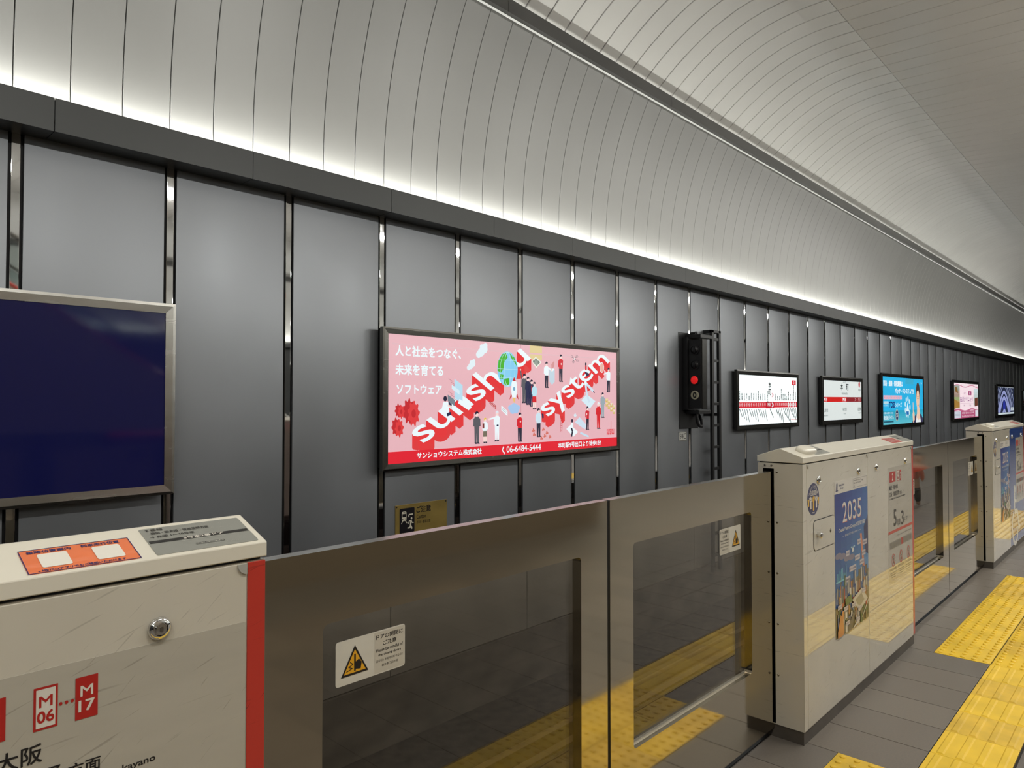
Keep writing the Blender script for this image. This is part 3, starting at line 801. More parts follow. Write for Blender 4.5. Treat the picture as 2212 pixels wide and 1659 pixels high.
def cabinet(X0, label, door, left_slot, right_slot, blue=False, sensor=True, plate='redplate', left_items=True):
    root = empty('platform_door_cabinet', (X0, FY, 0))
    tag(root, label, 'cabinet', 'platform door cabinets')
    D = .215
    # body: box with a tall slot in each end
    b = MB(); m = 'cabinet_cream'; z0, z1 = .062, CH; y0, y1 = .0015, D
    b.quad((0, y0, z0), (CL, y0, z0), (CL, y0, z1), (0, y0, z1), m); b.quad((0, y1, z0), (0, y1, z1), (CL, y1, z1), (CL, y1, z0), m)
    b.quad((0, y0, z1), (CL, y0, z1), (CL, y1, z1), (0, y1, z1), m); b.quad((0, y0, z0), (0, y1, z0), (CL, y1, z0), (CL, y0, z0), m)
    for xe, sl, dr in ((0, left_slot, 1), (CL, right_slot, -1)):
        a, c = sl; za, zb = .066, 1.272
        for (ya, yb, zc, zd) in ((y0, a, z0, z1), (c, y1, z0, z1), (a, c, zb, z1), (a, c, z0, za)):
            b.quad((xe, ya, zc), (xe, yb, zc), (xe, yb, zd), (xe, ya, zd), m)
        xi = xe + dr * .06
        b.quad((xi, a, za), (xi, c, za), (xi, c, zb), (xi, a, zb), 'black_gap')
        b.quad((xe, a, za), (xi, a, za), (xi, a, zb), (xe, a, zb), 'black_gap'); b.quad((xe, c, za), (xi, c, za), (xi, c, zb), (xe, c, zb), 'black_gap')
        b.quad((xe, a, zb), (xi, a, zb), (xi, c, zb), (xe, c, zb), 'black_gap'); b.quad((xe, a, za), (xi, a, za), (xi, c, za), (xe, c, za), 'black_gap')
    body = b.build('body', root, fix=False)
    for xe, sl, dr in ((0, left_slot, -1), (CL, right_slot, 1)):
        pts = [(sl[0] + .012, 1.286), (sl[1] - .010, 1.286)] + [(sl[0] - .014, 1.256 - .24 * k) for k in range(5)] + [(sl[1] + .012, 1.15 - .3 * k) for k in range(4)]
        for (yy, zz) in pts:
            if .004 < yy < D - .004: MB().lathe([(.0052, 0), (.0050, dr * .0015), (.003, dr * .003)], 'x', (xe, yy, zz), 'screw', 10).build('screw', body)
    MB().box(.004, CL - .004, .006, D - .004, 0, .062, 'kick').build('kick_plate', root)
    # front: corner post, two doors, red end strip
    MB().bbox(0, .045, 0, .003, .063, CH - .001, m, .001).build('corner_post', root)
    pa = MB().bbox(.0485, .9545, -.0002, .003, .066, CH - .003, m, .001).build('front_panel', root)
    pb = MB().bbox(.9575, 1.8665, -.0002, .003, .066, CH - .003, 'panel_blue' if blue else m, .001).build('front_panel', root)
    MB().bbox(1.8690, CL + .0012, -.0004, .020, .064, CH - .002, 'strip_red', .001).build('red_strip', root)
    # seams behind the panels
    MB().box(.045, 1.87, .0016, .0021, .064, CH - .0005, 'black_gap').build('seam', root)
    # lid
    lid = MB()
    P = [(-.003, 1.3030), (D + .003, 1.3030), (D + .003, 1.331), (.110, 1.369), (.105, 1.369), (-.003, 1.331)]
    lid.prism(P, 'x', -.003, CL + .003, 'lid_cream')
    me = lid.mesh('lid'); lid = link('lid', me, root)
    bv = lid.modifiers.new('b', 'BEVEL'); bv.width = .0022; bv.segments = 2; bv.limit_method = 'ANGLE'; bv.angle_limit = math.radians(12)
    MB().box(.006, CL - .006, .007, D - .007, CH - .001, 1.304, 'black_gap').build('lid_seal', root)
    # corner clips
    for xx, par in ((1.849, pb), (.9345, pa), (.0495, pa)):
        pts = [(xx, CH - .003), (xx + .018, CH - .003), (xx + .018, CH - .022)] + [(xx + .018 - .018 * sin(a * PI / 12), CH - .003 - .019 * cos(a * PI / 12)) for a in range(1, 6)]
        MB().prism(pts, 'y', -.003, 0, 'clip_grey').build('corner_clip', par)
    # locks
    for xx, par in ((.197, pa), (.791, pa), (1.109, pb), (1.712, pb)):
        k = MB().lathe([(.0195, 0), (.0190, -.004), (.0155, -.0075), (.0115, -.0088), (.0105, -.0065), (.0090, -.0062), (.0085, -.0090), (.005, -.0095)], 'y', (xx, 0, 1.211), 'chrome', 24).build('lock', par, smooth=True)
        MB().prism(rrect(xx - .0028, 1.2065, xx + .0028, 1.2155, .002), 'y', -.0105, -.0094, 'screw').build('keyhole', par)
    if left_items:
        # small hatch
        MB().prism(rrect(.127, .874, .413, 1.022, .022), 'y', -.0009, -.0002, 'black_gap').build('hatch_gap', pa)
        MB().prism(rrect(.131, .878, .409, 1.018, .020), 'y', -.0030, -.0005, m).build('hatch', pa)
        MB().lathe([(.012, -.003), (.012, -.008), (.016, -.016), (.0155, -.022), (.010, -.027), (.004, -.028)], 'y', (.172, 0, .951), 'chrome', 18).build('knob', pa, smooth=True)
        MB().lathe([(.0105, -.003), (.010, -.0042), (.004, -.0046)], 'y', (.350, 0, .948), 'screw', 16).build('hatch_lock', pa)
        oval_print(pa)
    poster_print(pa)
    sign_print(pb, door)
    if blue:
        g = G(front(-.0003), dz=.0004); W = rgb(226, 224, 214)
        cx = 1.23
        g.ell(cx + .005, .640, .045, .045, W); g.path([(cx - .005, .60), (cx - .025, .42)], .06, W); g.path([(cx - .02, .52), (cx + .13, .505)], .034, W)
        g.path([(cx - .03, .405), (cx + .165, .395), (cx + .245, .19), (cx + .33, .225)], .05, W)
        g.ring(cx + .005, .245, 0.205, .205, .05, W, n=40, a0=122, a1=352)
        g.build('wheelchair_symbol', pb)
    # on the lid
    if plate == 'orange':
        p = lid_plate(lid, 'notice_sticker', 1.522, 1.684, .0075, .0815, 'sticker_orange', .005)
        g = lidG(); x0, x1 = 1.522, 1.684
        for k in (0, 1):
            xx = x0 + (.022 if k == 0 else .100)
            g.rr(xx, .0215, xx + .042, .0640, .004, rgb(232, 226, 214), 1)
        g.text(x0 + .010, .0675, .0085, '乗降位置案内', NAVY, 1, w=.062, bold=.02); g.text(x0 + .087, .0675, .0085, '列車走行位置', NAVY, 1, w=.058, bold=.02)
        g.text(x0 + .014, .0100, .0065, 'e METROアプリでもご確認いただけます', NAVY, 1, w=.125, bold=.02)
        for a, b_, c_, d_ in ((x0, .0075, x1, .009), (x0, .080, x1, .0815), (x0, .0075, x0 + .0015, .0815), (x1 - .0015, .0075, x1, .0815)): g.rect(a, b_, c_, d_, NAVY)
        g.build('print', p)
    else:
        p = lid_plate(lid, 'notice_sticker', 1.470, 1.680, .0075, .079, 'sticker_redplate', .004)
        g = lidG(); 
        for k in range(4): g.text(1.485, .066 - .0155 * k, .0095, ['乗車位置のご案内', '発車まぎわの', 'かけ込み乗車は', 'おやめください'][k], PAPER, 1, w=.17)
        g.build('print', p)
    braille_plate(lid, 1.709, 1.893, '2' if plate == 'orange' else door)
    if sensor:
        braille_plate(lid, .185, .380, door)
        sn = MB()
        bm = bmesh.new(); bmesh.ops.create_uvsphere(bm, u_segments=20, v_segments=12, radius=1)
        vs = []
        for v in bm.verts:
            f = lambda t, e: math.copysign(abs(t) ** e, t)
            p = lidP(.163 + .074 * f(v.co.x, .55), .052 + .036 * f(v.co.y, .55), 0.006 + .021 * f(v.co.z, .75)); vs.append(p)
        bm.verts.index_update()
        sn.add(vs, [[v.index for v in f.verts] for f in bm.faces], 'lid_cream'); bm.free()
        sn.build('sensor_dome', lid, smooth=True)
    return root
SB = (.136, .190); SF = (.066, .122)     # back and front door planes
cabinet(3.345, 'cream door cabinet with the 5 and 3 door sign, middle one of the three', '3', SB, SF)
cabinet(-1.231, 'cream door cabinet with orange notice on its lid, cut off in the near left corner', '2', SF, SB, plate='orange')
cabinet(8.05, 'cream and blue door cabinet with white wheelchair symbol, farthest of the three', '4', SF, SB, blue=True)

# ------------------------------------------------------------------ sliding screen doors
def leaf(X0, X1, Yf, gx0, gx1, seam, label, stick, mirror=False):
    root = empty('platform_screen_door', (X0, Yf, 0))
    tag(root, label, 'door', 'sliding platform screen doors')
    W = X1 - X0; zb, zt = .045, 1.258; a, c = gx0 - X0, gx1 - X0; g0, g1 = .365, 1.091; T = .036
    inner = rrect(a, g0, c, g1, .016, 4)
    # order of rrect: corner tr, tl, bl, br
    outer = [(W, zt), (0, zt), (0, zb), (W, zb)]
    vs = []; fs = []
    n = 5
    for y in (0, T):
        b = len(vs)
        vs += [(p[0], y, p[1]) for p in inner] + [(p[0], y, p[1]) for p in outer]
        for q in range(4):
            for k in range(n - 1): fs.append((b + q * n + k, b + q * n + k + 1, b + 20 + q))
            q2 = (q + 1) % 4
            fs.append((b + q * n + n - 1, b + q2 * n, b + 20 + q2, b + 20 + q))
    for k in range(20): fs.append((k, (k + 1) % 20, 24 + (k + 1) % 20, 24 + k))
    fr = MB().add(vs, fs, 'steel')
    fr.add([(p[0], y, p[1]) for y in (0, T) for p in outer], [(k, (k + 1) % 4, 4 + (k + 1) % 4, 4 + k) for k in range(4)], 'steel_edge')
    f = fr.build('frame', root)
    MB().box(a - .004, c + .004, T - .010, T - .004, g0 - .004, g1 + .004, 'door_glass').build('pane', root)
    MB().box(a, c, T - .012, T - .002, g0, g0 + .006, 'steel_edge').build('glazing_bead', root)
    xs = W if seam == 'R' else 0
    MB().box(xs - .008, xs + .008, .004, T - .004, zb + .002, zt - .003, 'rubber').build('rubber_edge', root)
    # warning sticker on the glass
    s0, s1, z0, z1 = stick; s0 -= X0; s1 -= X0
    yp = T - .0108
    st = MB().prism(rrect(s0, z0, s1, z1, .007), 'y', yp, yp + .0006, 'sticker_white').build('warning_sticker', root)
    g = G(lambda u, v, h: (u, yp - .0001 - h, v), dz=.0002)
    w_ = s1 - s0; h_ = z1 - z0; ink = rgb(34, 30, 30)
    tx = s0 if mirror else s0 + w_ * .53
    g.rect(tx + .002, z0 + .003, tx + w_ * .47 - .002, z1 - .003, rgb(196, 190, 176))
    for k, (t, hh, ww) in enumerate((('ドアの開閉に', .105, .40), ('ご注意', .105, .20), ('Please be mindful of', .07, .40), ('the closing doors', .07, .34), ('움직이는 문에 주의해 주십시오', .06, .40), ('请注意门口开闭', .06, .24))):
        zz = z1 - h_ * (.20, .36, .49, .61, .73, .85)[k]
        g.text(tx + w_ * .235, zz, hh * h_, t, ink, 1, w=ww * w_, al='C', bold=.012 if k < 4 else 0)
    cx = s0 + w_ * (.76 if mirror else .26); q = w_ * .19; zz = z0 + h_ * .18; hh = h_ * .66
    g.poly([(cx - q, zz), (cx + q, zz), (cx, zz + hh)], ink, 1)
    g.poly([(cx - q * .80, zz + hh * .075), (cx + q * .80, zz + hh * .075), (cx, zz + hh * .86)], rgb(226, 168, 40), 2)
    g.rect(cx - q * .06, zz + hh * .12, cx + q * .06, zz + hh * .70, ink, 3)
    g.poly([(cx + q * .02, zz + hh * .18), (cx + q * .42, zz + hh * .14), (cx + q * .50, zz + hh * .36), (cx + q * .30, zz + hh * .50), (cx + q * .02, zz + hh * .42)], ink, 3)
    g.path([(cx - q * .62, zz + hh * .16), (cx - q * .18, zz + hh * .22), (cx - q * .46, zz + hh * .30), (cx - q * .14, zz + hh * .36), (cx - q * .36, zz + hh * .46)], q * .05, ink, 3)
    g.build('print', st)
    return root
leaf(.640, 1.990, 1.415, .890, 1.845, 'R', 'stainless screen door with large warning sticker, nearest on the left', (.940, 1.144, .927, 1.032))
leaf(2.006, 3.385, 1.415, 2.147, 3.110, 'L', 'stainless screen door sliding into the middle cream cabinet', (2.853, 3.054, .930, 1.040), True)
leaf(5.215, 6.592, 1.345, 5.47, 6.412, 'R', 'far screen door just beyond the red edge of the middle cabinet', (5.555, 5.690, .925, 1.035))
leaf(6.608, 8.095, 1.345, 6.775, 7.745, 'L', 'far screen door sliding into the blue wheelchair cabinet', (7.505, 7.710, .915, 1.035), True)

# ------------------------------------------------------------------ signs on the track wall
def lightbox(name, X0, X1, Z0, Z1, fw, Yf, fm, label, cat, rec=.012, group=None, yb=WY):
    """framed box on the wall; returns root and face Y"""
    root = empty(name, ((X0 + X1) / 2, yb, (Z0 + Z1) / 2)); tag(root, label, cat, group)
    ox, oy, oz = root.location
    H = MB().box(X0 + fw * .45 - ox, X1 - fw * .45 - ox, Yf + rec + .004 - oy, yb - oy, Z0 + fw * .45 - oz, Z1 - fw * .45 - oz, 'black_paint').build('housing', root)
    O = [(X0, Z0), (X1, Z0), (X1, Z1), (X0, Z1)]; I = [(X0 + fw, Z0 + fw), (X1 - fw, Z0 + fw), (X1 - fw, Z1 - fw), (X0 + fw, Z1 - fw)]
    M_ = [((o[0] * .72 + i[0] * .28), (o[1] * .72 + i[1] * .28)) for o, i in zip(O, I)]
    for k in range(4):
        j = (k + 1) % 4
        rows = []
        for p, y in ((O, Yf + .045), (O, Yf + .004), (M_, Yf), (I, Yf + .003), (I, Yf + rec + .002)):
            rows += [(p[k][0] - ox, y - oy, p[k][1] - oz), (p[j][0] - ox, y - oy, p[j][1] - oz)]
        MB().add(rows, [(2 * i, 2 * i + 1, 2 * i + 3, 2 * i + 2) for i in range(4)] + [(8, 9, 1, 0), (0, 2, 4, 6, 8), (1, 9, 7, 5, 3)], fm).build('frame_bar', root)
    return root, Yf + rec
def face(root, X0, X1, Z0, Z1, y, m, name='face'):
    o = root.location
    return MB().box(X0 - o.x, X1 - o.x, y - o.y, y + .006 - o.y, Z0 - o.z, Z1 - o.z, m).build(name, root)
def wallG(root, y, emit, dz=.0003):
    o = root.location.copy()
    return G(lambda u, v, h: (u - o.x, y - h - o.y, v - o.z), emit, dz)

# the dark blue blank panel at the left
r, y = lightbox('display_panel', -1.62, 1.962, .965, 2.25, .066, 4.955, 'steel_frame', 'blank dark blue glossy panel in a bright stainless frame', 'panel', .010)
face(r, -1.60, 1.91, 1.0, 2.20, y, 'panel_navy', 'blue_glass')
for zz in (2.13, 1.12):
    MB().lathe([(.008, 0), (.006, -.008)], 'y', (1.99 - r.location.x, -.001, zz - r.location.z), 'screw', 8).build('bolt', r)

# ---- the pink advertisement
E1 = 0.84
r, y = lightbox('advertising_lightbox', 3.700, 7.262, .985, 2.236, .058, 4.968, 'steel_dark', 'pink lit advertisement with tilted white and red lettering', 'lightbox', .012)
mat('ad_pink', rgb(120, 90, 94), .25, emit=E1, ecol=rgb(224, 176, 184))
fc = face(r, 3.745, 7.22, 1.03, 2.19, y, 'ad_pink')
g = wallG(r, y, E1)
AR = rgb(222, 62, 64); AR2 = rgb(196, 44, 50); AW = rgb(236, 248, 252); HAIR = rgb(32, 34, 58); SK = rgb(246, 216, 210); NV = rgb(44, 46, 78); GRY = rgb(92, 92, 98); PAN = rgb(50, 50, 66)
g.rect(3.755, 1.040, 7.208, 1.148, rgb(224, 40, 54), 7)
g.rect(5.61, 2.03, 5.81, 2.185, rgb(226, 206, 150)); g.rect(3.80, 2.085, 7.2, 2.10, rgb(230, 186, 193)); g.line((5.47, 1.04), (5.47, 2.18), .008, rgb(210, 150, 160), 0)
g.text(3.843, 1.990, .092, '人と社会をつなぐ、', AW, 1, w=.775, bold=.026)
g.text(3.843, 1.822, .096, '未来を育てる', AW, 1, w=.550, bold=.026)
g.text(3.857, 1.657, .080, 'ソフトウェア', AW, 1, w=.520, bold=.026)
g.text(4.082, 1.072, .056, 'サンショウシステム株式会社', AW, 8, w=.815, bold=.022)
g.path([(5.205, 1.118), (5.192, 1.100), (5.198, 1.080), (5.220, 1.066)], .012, AW, 8); g.line((5.200, 1.124), (5.214, 1.116), .018, AW, 8); g.line((5.212, 1.064), (5.226, 1.058), .018, AW, 8)
g.text(5.254, 1.066, .062, '06-6484-5444', AW, 8, w=.532, bold=.012)
g.text(6.080, 1.068, .060, '本町駅9号出口より徒歩1分', AW, 8, w=.797, bold=.022)
def fig(x, zf, zh, top, bot, L=14, arm=None, skirt=False, d=1, hat=None):
    """small standing figure: feet at zf, top of the head at zh"""
    H = zh - zf; u = H / 8.0
    for sx in (-.42, .42):
        g.poly([(x + sx * u - .30 * u, zf + .35 * u), (x + sx * u + .30 * u, zf + .35 * u), (x + sx * u * .9 + .44 * u, zf + 3.9 * u), (x + sx * u * .9 - .44 * u, zf + 3.9 * u)], SK if skirt else bot, L)
        g.poly([(x + sx * u - .35 * u, zf + .4 * u), (x + sx * u + .35 * u, zf + .4 * u), (x + sx * u + (.6 if d > 0 else .2) * u, zf), (x + sx * u - (.2 if d > 0 else .6) * u, zf)], PAN, L + 1)
    if skirt: g.poly([(x - .9 * u, zf + 2.0 * u), (x + .9 * u, zf + 2.0 * u), (x + .75 * u, zf + 4.4 * u), (x - .75 * u, zf + 4.4 * u)], bot, L + 1)
    g.poly([(x - .85 * u, zf + 3.8 * u), (x + .85 * u, zf + 3.8 * u), (x + 1.0 * u, zf + 6.2 * u), (x + .45 * u, zf + 6.75 * u), (x - .45 * u, zf + 6.75 * u), (x - 1.0 * u, zf + 6.2 * u)], top, L + 2)
    g.line((x - .95 * u, zf + 6.2 * u), (x - 1.05 * u, zf + 4.3 * u), .42 * u, top, L + 3)
    if arm: g.path([(x + .9 * u * d, zf + 6.2 * u), (x + arm[0] * u * d, zf + arm[1] * u)], .42 * u, top, L + 3); g.ell(x + arm[0] * u * d, zf + arm[1] * u, .28 * u, .28 * u, SK, L + 4, 8)
    else: g.line((x + .95 * u, zf + 6.2 * u), (x + 1.05 * u, zf + 4.3 * u), .42 * u, top, L + 3)
    g.ell(x, zf + 7.25 * u, .52 * u, .62 * u, SK, L + 3, 12)
    g.poly([(x - .58 * u, zf + 7.1 * u), (x - .5 * u, zf + 7.8 * u), (x, zf + 8.05 * u), (x + .5 * u, zf + 7.8 * u), (x + .58 * u, zf + 7.35 * u), (x + .1 * u, zf + 7.5 * u)], hat or HAIR, L + 4)
# slanted lettering with red sides
g.affine('sunsh', (4.165, 1.208), (1.045, .592), (-.365, .217), AW, 4, .010, .125, AR)
g.affine('u', (5.425, 1.922), (.205, .118), (-.365, .217), AW, 4, .010, .125, AR)
g.affine('system', (5.915, 1.418), (1.150, .648), (-.335, .202), AW, 4, .010, .120, AR)
# globe
gx, gz = 5.268, 1.915
g.ell(gx, gz, .152, .180, rgb(134, 206, 240), 9, 32)
for pts in ([(-.15, -.02), (-.135, .08), (-.08, .15), (-.02, .165), (.0, .12), (-.05, .07), (-.06, .0), (-.10, -.04)], [(.03, .165), (.10, .125), (.145, .03), (.11, .06), (.07, .10), (.05, .12)], [(-.05, -.10), (.02, -.09), (.03, -.15), (-.02, -.172), (-.06, -.155)], [(-.12, -.05), (-.06, -.06), (-.07, -.10), (-.11, -.10)]):
    g.poly([(gx + a, gz + b) for a, b in pts], rgb(72, 178, 44), 10)
for rx in (.05, .11): g.ring(gx, gz, rx, .178, .003, rgb(196, 232, 240), 11, 30)
for dz in (-.09, 0, .09): g.line((gx - .15 * math.sqrt(1 - (dz / .18) ** 2), gz + dz), (gx + .15 * math.sqrt(1 - (dz / .18) ** 2), gz + dz), .003, rgb(196, 232, 240), 11)
# rocket with smoke
rx_, rz_ = 5.364, 1.73
g.poly([(rx_ - .05, 1.66), (rx_ - .07, 1.60), (rx_ - .03, 1.64)], AR2, 12); g.poly([(rx_ + .05, 1.66), (rx_ + .07, 1.60), (rx_ + .03, 1.64)], AR2, 12)
g.poly([(rx_ - .028, 1.625), (rx_ + .028, 1.625), (rx_ + .045, 1.70), (rx_ + .038, 1.78), (rx_, 1.838), (rx_ - .038, 1.78), (rx_ - .045, 1.70)], AW, 13)
g.poly([(rx_ + .026, 1.795), (rx_, 1.838), (rx_ - .026, 1.795)], AR2, 14); g.ell(rx_, 1.715, .018, .020, rgb(120, 170, 200), 14, 14)
g.poly([(rx_ - .022, 1.622), (rx_ + .022, 1.622), (rx_, 1.565)], rgb(232, 196, 110), 13)
for a, b, c in ((-.05, 0, .04), (0, .012, .05), (.05, 0, .04), (-.02, -.03, .045), (.03, -.03, .04)): g.ell(rx_ + a, 1.52 + b, c, c * .75, rgb(168, 200, 236), 11, 14)
# clouds
for cx, cz, k in ((4.90, 2.08, 1.0), (4.755, 1.935, .72)):
    for a, b, c in ((-.045, -.035, .035), (-.01, -.01, .045), (.03, .025, .05), (.05, .06, .028), (.0, .04, .03)): g.ell(cx + a * k, cz + b * k, c * k, c * k * .95, rgb(226, 240, 246), 3, 14)
# gears
def gear(cx, cz, rad, teeth, dx):
    for o, col, L in ((dx, AR2, 3), (0, AR, 4)):
        pts = []
        for k in range(teeth * 4):
            a = 2 * PI * k / (teeth * 4); rr = rad * (1.0 if k % 4 < 2 else .78); pts.append((cx - o + rr * .62 * cos(a), cz + o * .4 + rr * sin(a)))
        g.poly(pts, col, L)
    g.ell(cx, cz, rad * .22, rad * .32, AR2, 5, 14)
gear(4.045, 1.478, .115, 9, .055); gear(3.905, 1.495, .062, 8, .032); gear(3.885, 1.352, .080, 8, .036)
# programmer with screens
g.poly([(4.535, 1.80), (4.64, 1.74), (4.64, 1.56), (4.535, 1.62)], rgb(184, 222, 240), 12); g.poly([(4.50, 1.745), (4.60, 1.69), (4.60, 1.65), (4.50, 1.705)], rgb(214, 236, 246), 13)
g.poly([(4.60, 1.61), (4.76, 1.53), (4.72, 1.50), (4.58, 1.57)], AW, 12); g.poly([(4.45, 1.65), (4.54, 1.60), (4.54, 1.54), (4.45, 1.59)], rgb(120, 130, 140), 12); g.poly([(4.46, 1.585), (4.50, 1.56), (4.50, 1.52), (4.46, 1.545)], NV, 13)
for k in range(7): g.line((4.46 + .03 * (k % 4), 1.80 - .03 * k), (4.52 + .03 * (k % 4), 1.77 - .03 * k), .004, rgb(180, 120, 130), 11)
g.poly([(4.375, 1.47), (4.46, 1.44), (4.47, 1.50), (4.455, 1.58), (4.40, 1.585), (4.38, 1.53)], AW, 13); g.ell(4.418, 1.612, .022, .026, HAIR, 14, 12); g.line((4.44, 1.46), (4.49, 1.475), .03, NV, 14); g.line((4.45, 1.55), (4.50, 1.535), .018, SK, 14)
# speech cards, boards
g.poly([(5.005, 1.60), (5.10, 1.54), (5.10, 1.505), (5.005, 1.565)], AR2, 12); g.poly([(5.175, 1.545), (5.265, 1.485), (5.265, 1.435), (5.175, 1.495)], AW, 12)
for k in range(2): g.line((5.015, 1.583 - .015 * k), (5.09, 1.536 - .015 * k), .003, AW, 13); g.line((5.19, 1.52 - .018 * k), (5.25, 1.48 - .018 * k), .003, GRY, 13)
g.poly([(5.640, 2.01), (5.705, 2.062), (5.80, 2.005), (5.715, 1.942)], rgb(240, 240, 226), 5); g.poly([(5.66, 2.008), (5.707, 2.045), (5.776, 2.004), (5.716, 1.958)], rgb(150, 160, 150), 6)
for a, b in ((5.672, 2.008), (5.707, 2.032), (5.755, 2.003)): g.ring(a, b, .014, .014, .005, rgb(60, 66, 60), 7, 10)
# people
fig(4.829, 1.172, 1.490, GRY, GRY); fig(4.942, 1.176, 1.425, AW, rgb(120, 112, 96), hat=rgb(228, 200, 72), skirt=True); g.rect(4.905, 1.32, 4.93, 1.37, rgb(130, 60, 56), 20)
fig(5.112, 1.186, 1.492, AW, AW, hat=rgb(222, 228, 238), arm=(3.0, 5.8), d=-1); g.ell(5.118, 1.345, .016, .008, NV, 20, 10)
fig(5.451, 1.166, 1.470, rgb(214, 40, 52), PAN, arm=(.2, 5.5)); fig(5.520, 1.567, 1.876, GRY, GRY, arm=(1.6, 9.0), d=-1, L=14); fig(5.576, 1.548, 1.846, NV, NV, L=19); fig(5.631, 1.528, 1.816, NV, NV, L=24); fig(5.676, 1.501, 1.792, rgb(186, 226, 240), rgb(214, 44, 52), skirt=True, L=29)
g.rect(5.626, 1.69, 5.638, 1.75, AR, 29)
fig(5.880, 1.731, 2.016, AW, PAN, arm=(2.2, 5.4)); g.poly([(5.925, 1.93), (5.97, 1.955), (6.02, 1.935), (6.02, 1.80), (5.975, 1.765), (5.93, 1.80)], rgb(196, 214, 226), 13); g.poly([(5.925, 1.93), (5.97, 1.955), (6.02, 1.935), (5.975, 1.91)], AW, 14); g.poly([(5.96, 1.99), (6.01, 2.03), (6.01, 1.965), (5.965, 1.93)], rgb(214, 150, 150), 14)
fig(6.126, 1.800, 2.106, rgb(210, 44, 56), PAN, arm=(.2, 5.2))
for a, b in ((-.045, .025), (.045, .03), (-.02, -.035), (.055, -.02)): g.ring(6.375 + a, 2.067 + b, .020, .014, .004, GRY, 4, 12); g.line((6.375, 2.067), (6.375 + a, 2.067 + b), .006, GRY, 4)
g.ell(6.375, 2.067, .015, .012, rgb(230, 226, 226), 5, 10)
fig(5.748, 1.204, 1.514, rgb(206, 228, 240), PAN); g.poly([(5.80, 1.455), (5.83, 1.45), (5.835, 1.41), (5.81, 1.40)], NV, 12)
for a, b in ((5.66, 1.27), (5.67, 1.225), (5.82, 1.275), (5.88, 1.235), (5.845, 1.205), (5.93, 1.19), (5.79, 1.18)):
    for c, d in ((0, 0), (.022, .004), (.008, .018)): g.rect(a + c - .010, b + d - .008, a + c + .010, b + d + .010, rgb(214, 112, 96), 4)
for dx in (0, .026): g.line((6.130 + dx, 1.420), (6.118 + dx, 1.245), .005, AR2, 12)
for k in range(6): g.line((6.129 - .002 * k, 1.395 - .026 * k), (6.155 - .002 * k, 1.395 - .026 * k), .005, AR2, 12)
g.poly([(6.225, 1.275), (6.30, 1.32), (6.44, 1.235), (6.35, 1.185)], AW, 5); g.poly([(6.38, 1.345), (6.465, 1.405), (6.59, 1.315), (6.57, 1.26)], rgb(206, 224, 240), 5); g.poly([(6.355, 1.43), (6.39, 1.45), (6.415, 1.42), (6.38, 1.40)], rgb(214, 228, 238), 5); g.line((6.48, 1.225), (6.64, 1.175), .022, rgb(196, 224, 240), 5)
g.ell(6.325, 1.365, .016, .02, HAIR, 18, 12); g.poly([(6.30, 1.29), (6.345, 1.28), (6.345, 1.345), (6.31, 1.345)], AW, 16); g.path([(6.31, 1.285), (6.335, 1.245), (6.312, 1.188)], .026, PAN, 15)
fig(6.612, 1.252, 1.526, rgb(210, 44, 56), PAN, arm=(-.4, 5.4)); g.line((6.575, 1.27), (6.59, 1.44), .006, AW, 20)
# robot arm
g.poly([(6.50, 1.595), (6.60, 1.665), (6.77, 1.585), (6.66, 1.50)], rgb(214, 236, 246), 12); g.path([(6.648, 1.57), (6.60, 1.68), (6.575, 1.80), (6.68, 1.735), (6.725, 1.70)], .034, rgb(206, 226, 240), 13); g.ell(6.578, 1.795, .026, .026, AW, 14, 14); g.line((6.725, 1.70), (6.755, 1.685), .012, NV, 14)
fig(6.828, 1.258, 1.575, rgb(214, 42, 50), rgb(214, 42, 50), hat=rgb(232, 236, 240)); fig(6.913, 1.388, 1.690, rgb(156, 170, 178), rgb(156, 170, 178))
fig(7.035, 1.692, 1.990, AW, PAN, arm=(2.6, 5.8), d=-1); g.ell(6.898, 1.985, .045, .062, rgb(232, 176, 160), 12, 18); g.ring(6.898, 1.985, .045, .062, .006, AW, 13, 18)
g.poly([(6.56, 1.93), (6.64, 1.91), (6.65, 1.89), (6.60, 1.87)], NV, 14); g.rect(6.57, 1.945, 6.60, 2.0, rgb(206, 44, 56), 14); g.ell(6.583, 2.015, .015, .018, HAIR, 15, 10)
for k, (a, b) in enumerate(((6.975, 1.57), (7.02, 1.545), (7.07, 1.515), (7.02, 1.49), (7.07, 1.46), (7.12, 1.49), (7.12, 1.43), (6.975, 1.52))):
    g.rect(a, b, a + .046, b + .034, rgb(214, 186, 110), 4 + k); g.poly([(a, b + .034), (a + .046, b + .034), (a + .060, b + .046), (a + .014, b + .046)], rgb(236, 214, 150), 4 + k); g.line((a + .022, b + .02), (a + .03, b + .046), .008, AW, 12)
g.text(7.000, 1.185, .095, 'sunshou', rgb(222, 50, 56), 4, w=.150, bold=.02); g.rect(7.085, 1.26, 7.090, 1.345, rgb(222, 50, 56), 4)
g.build('artwork', fc)

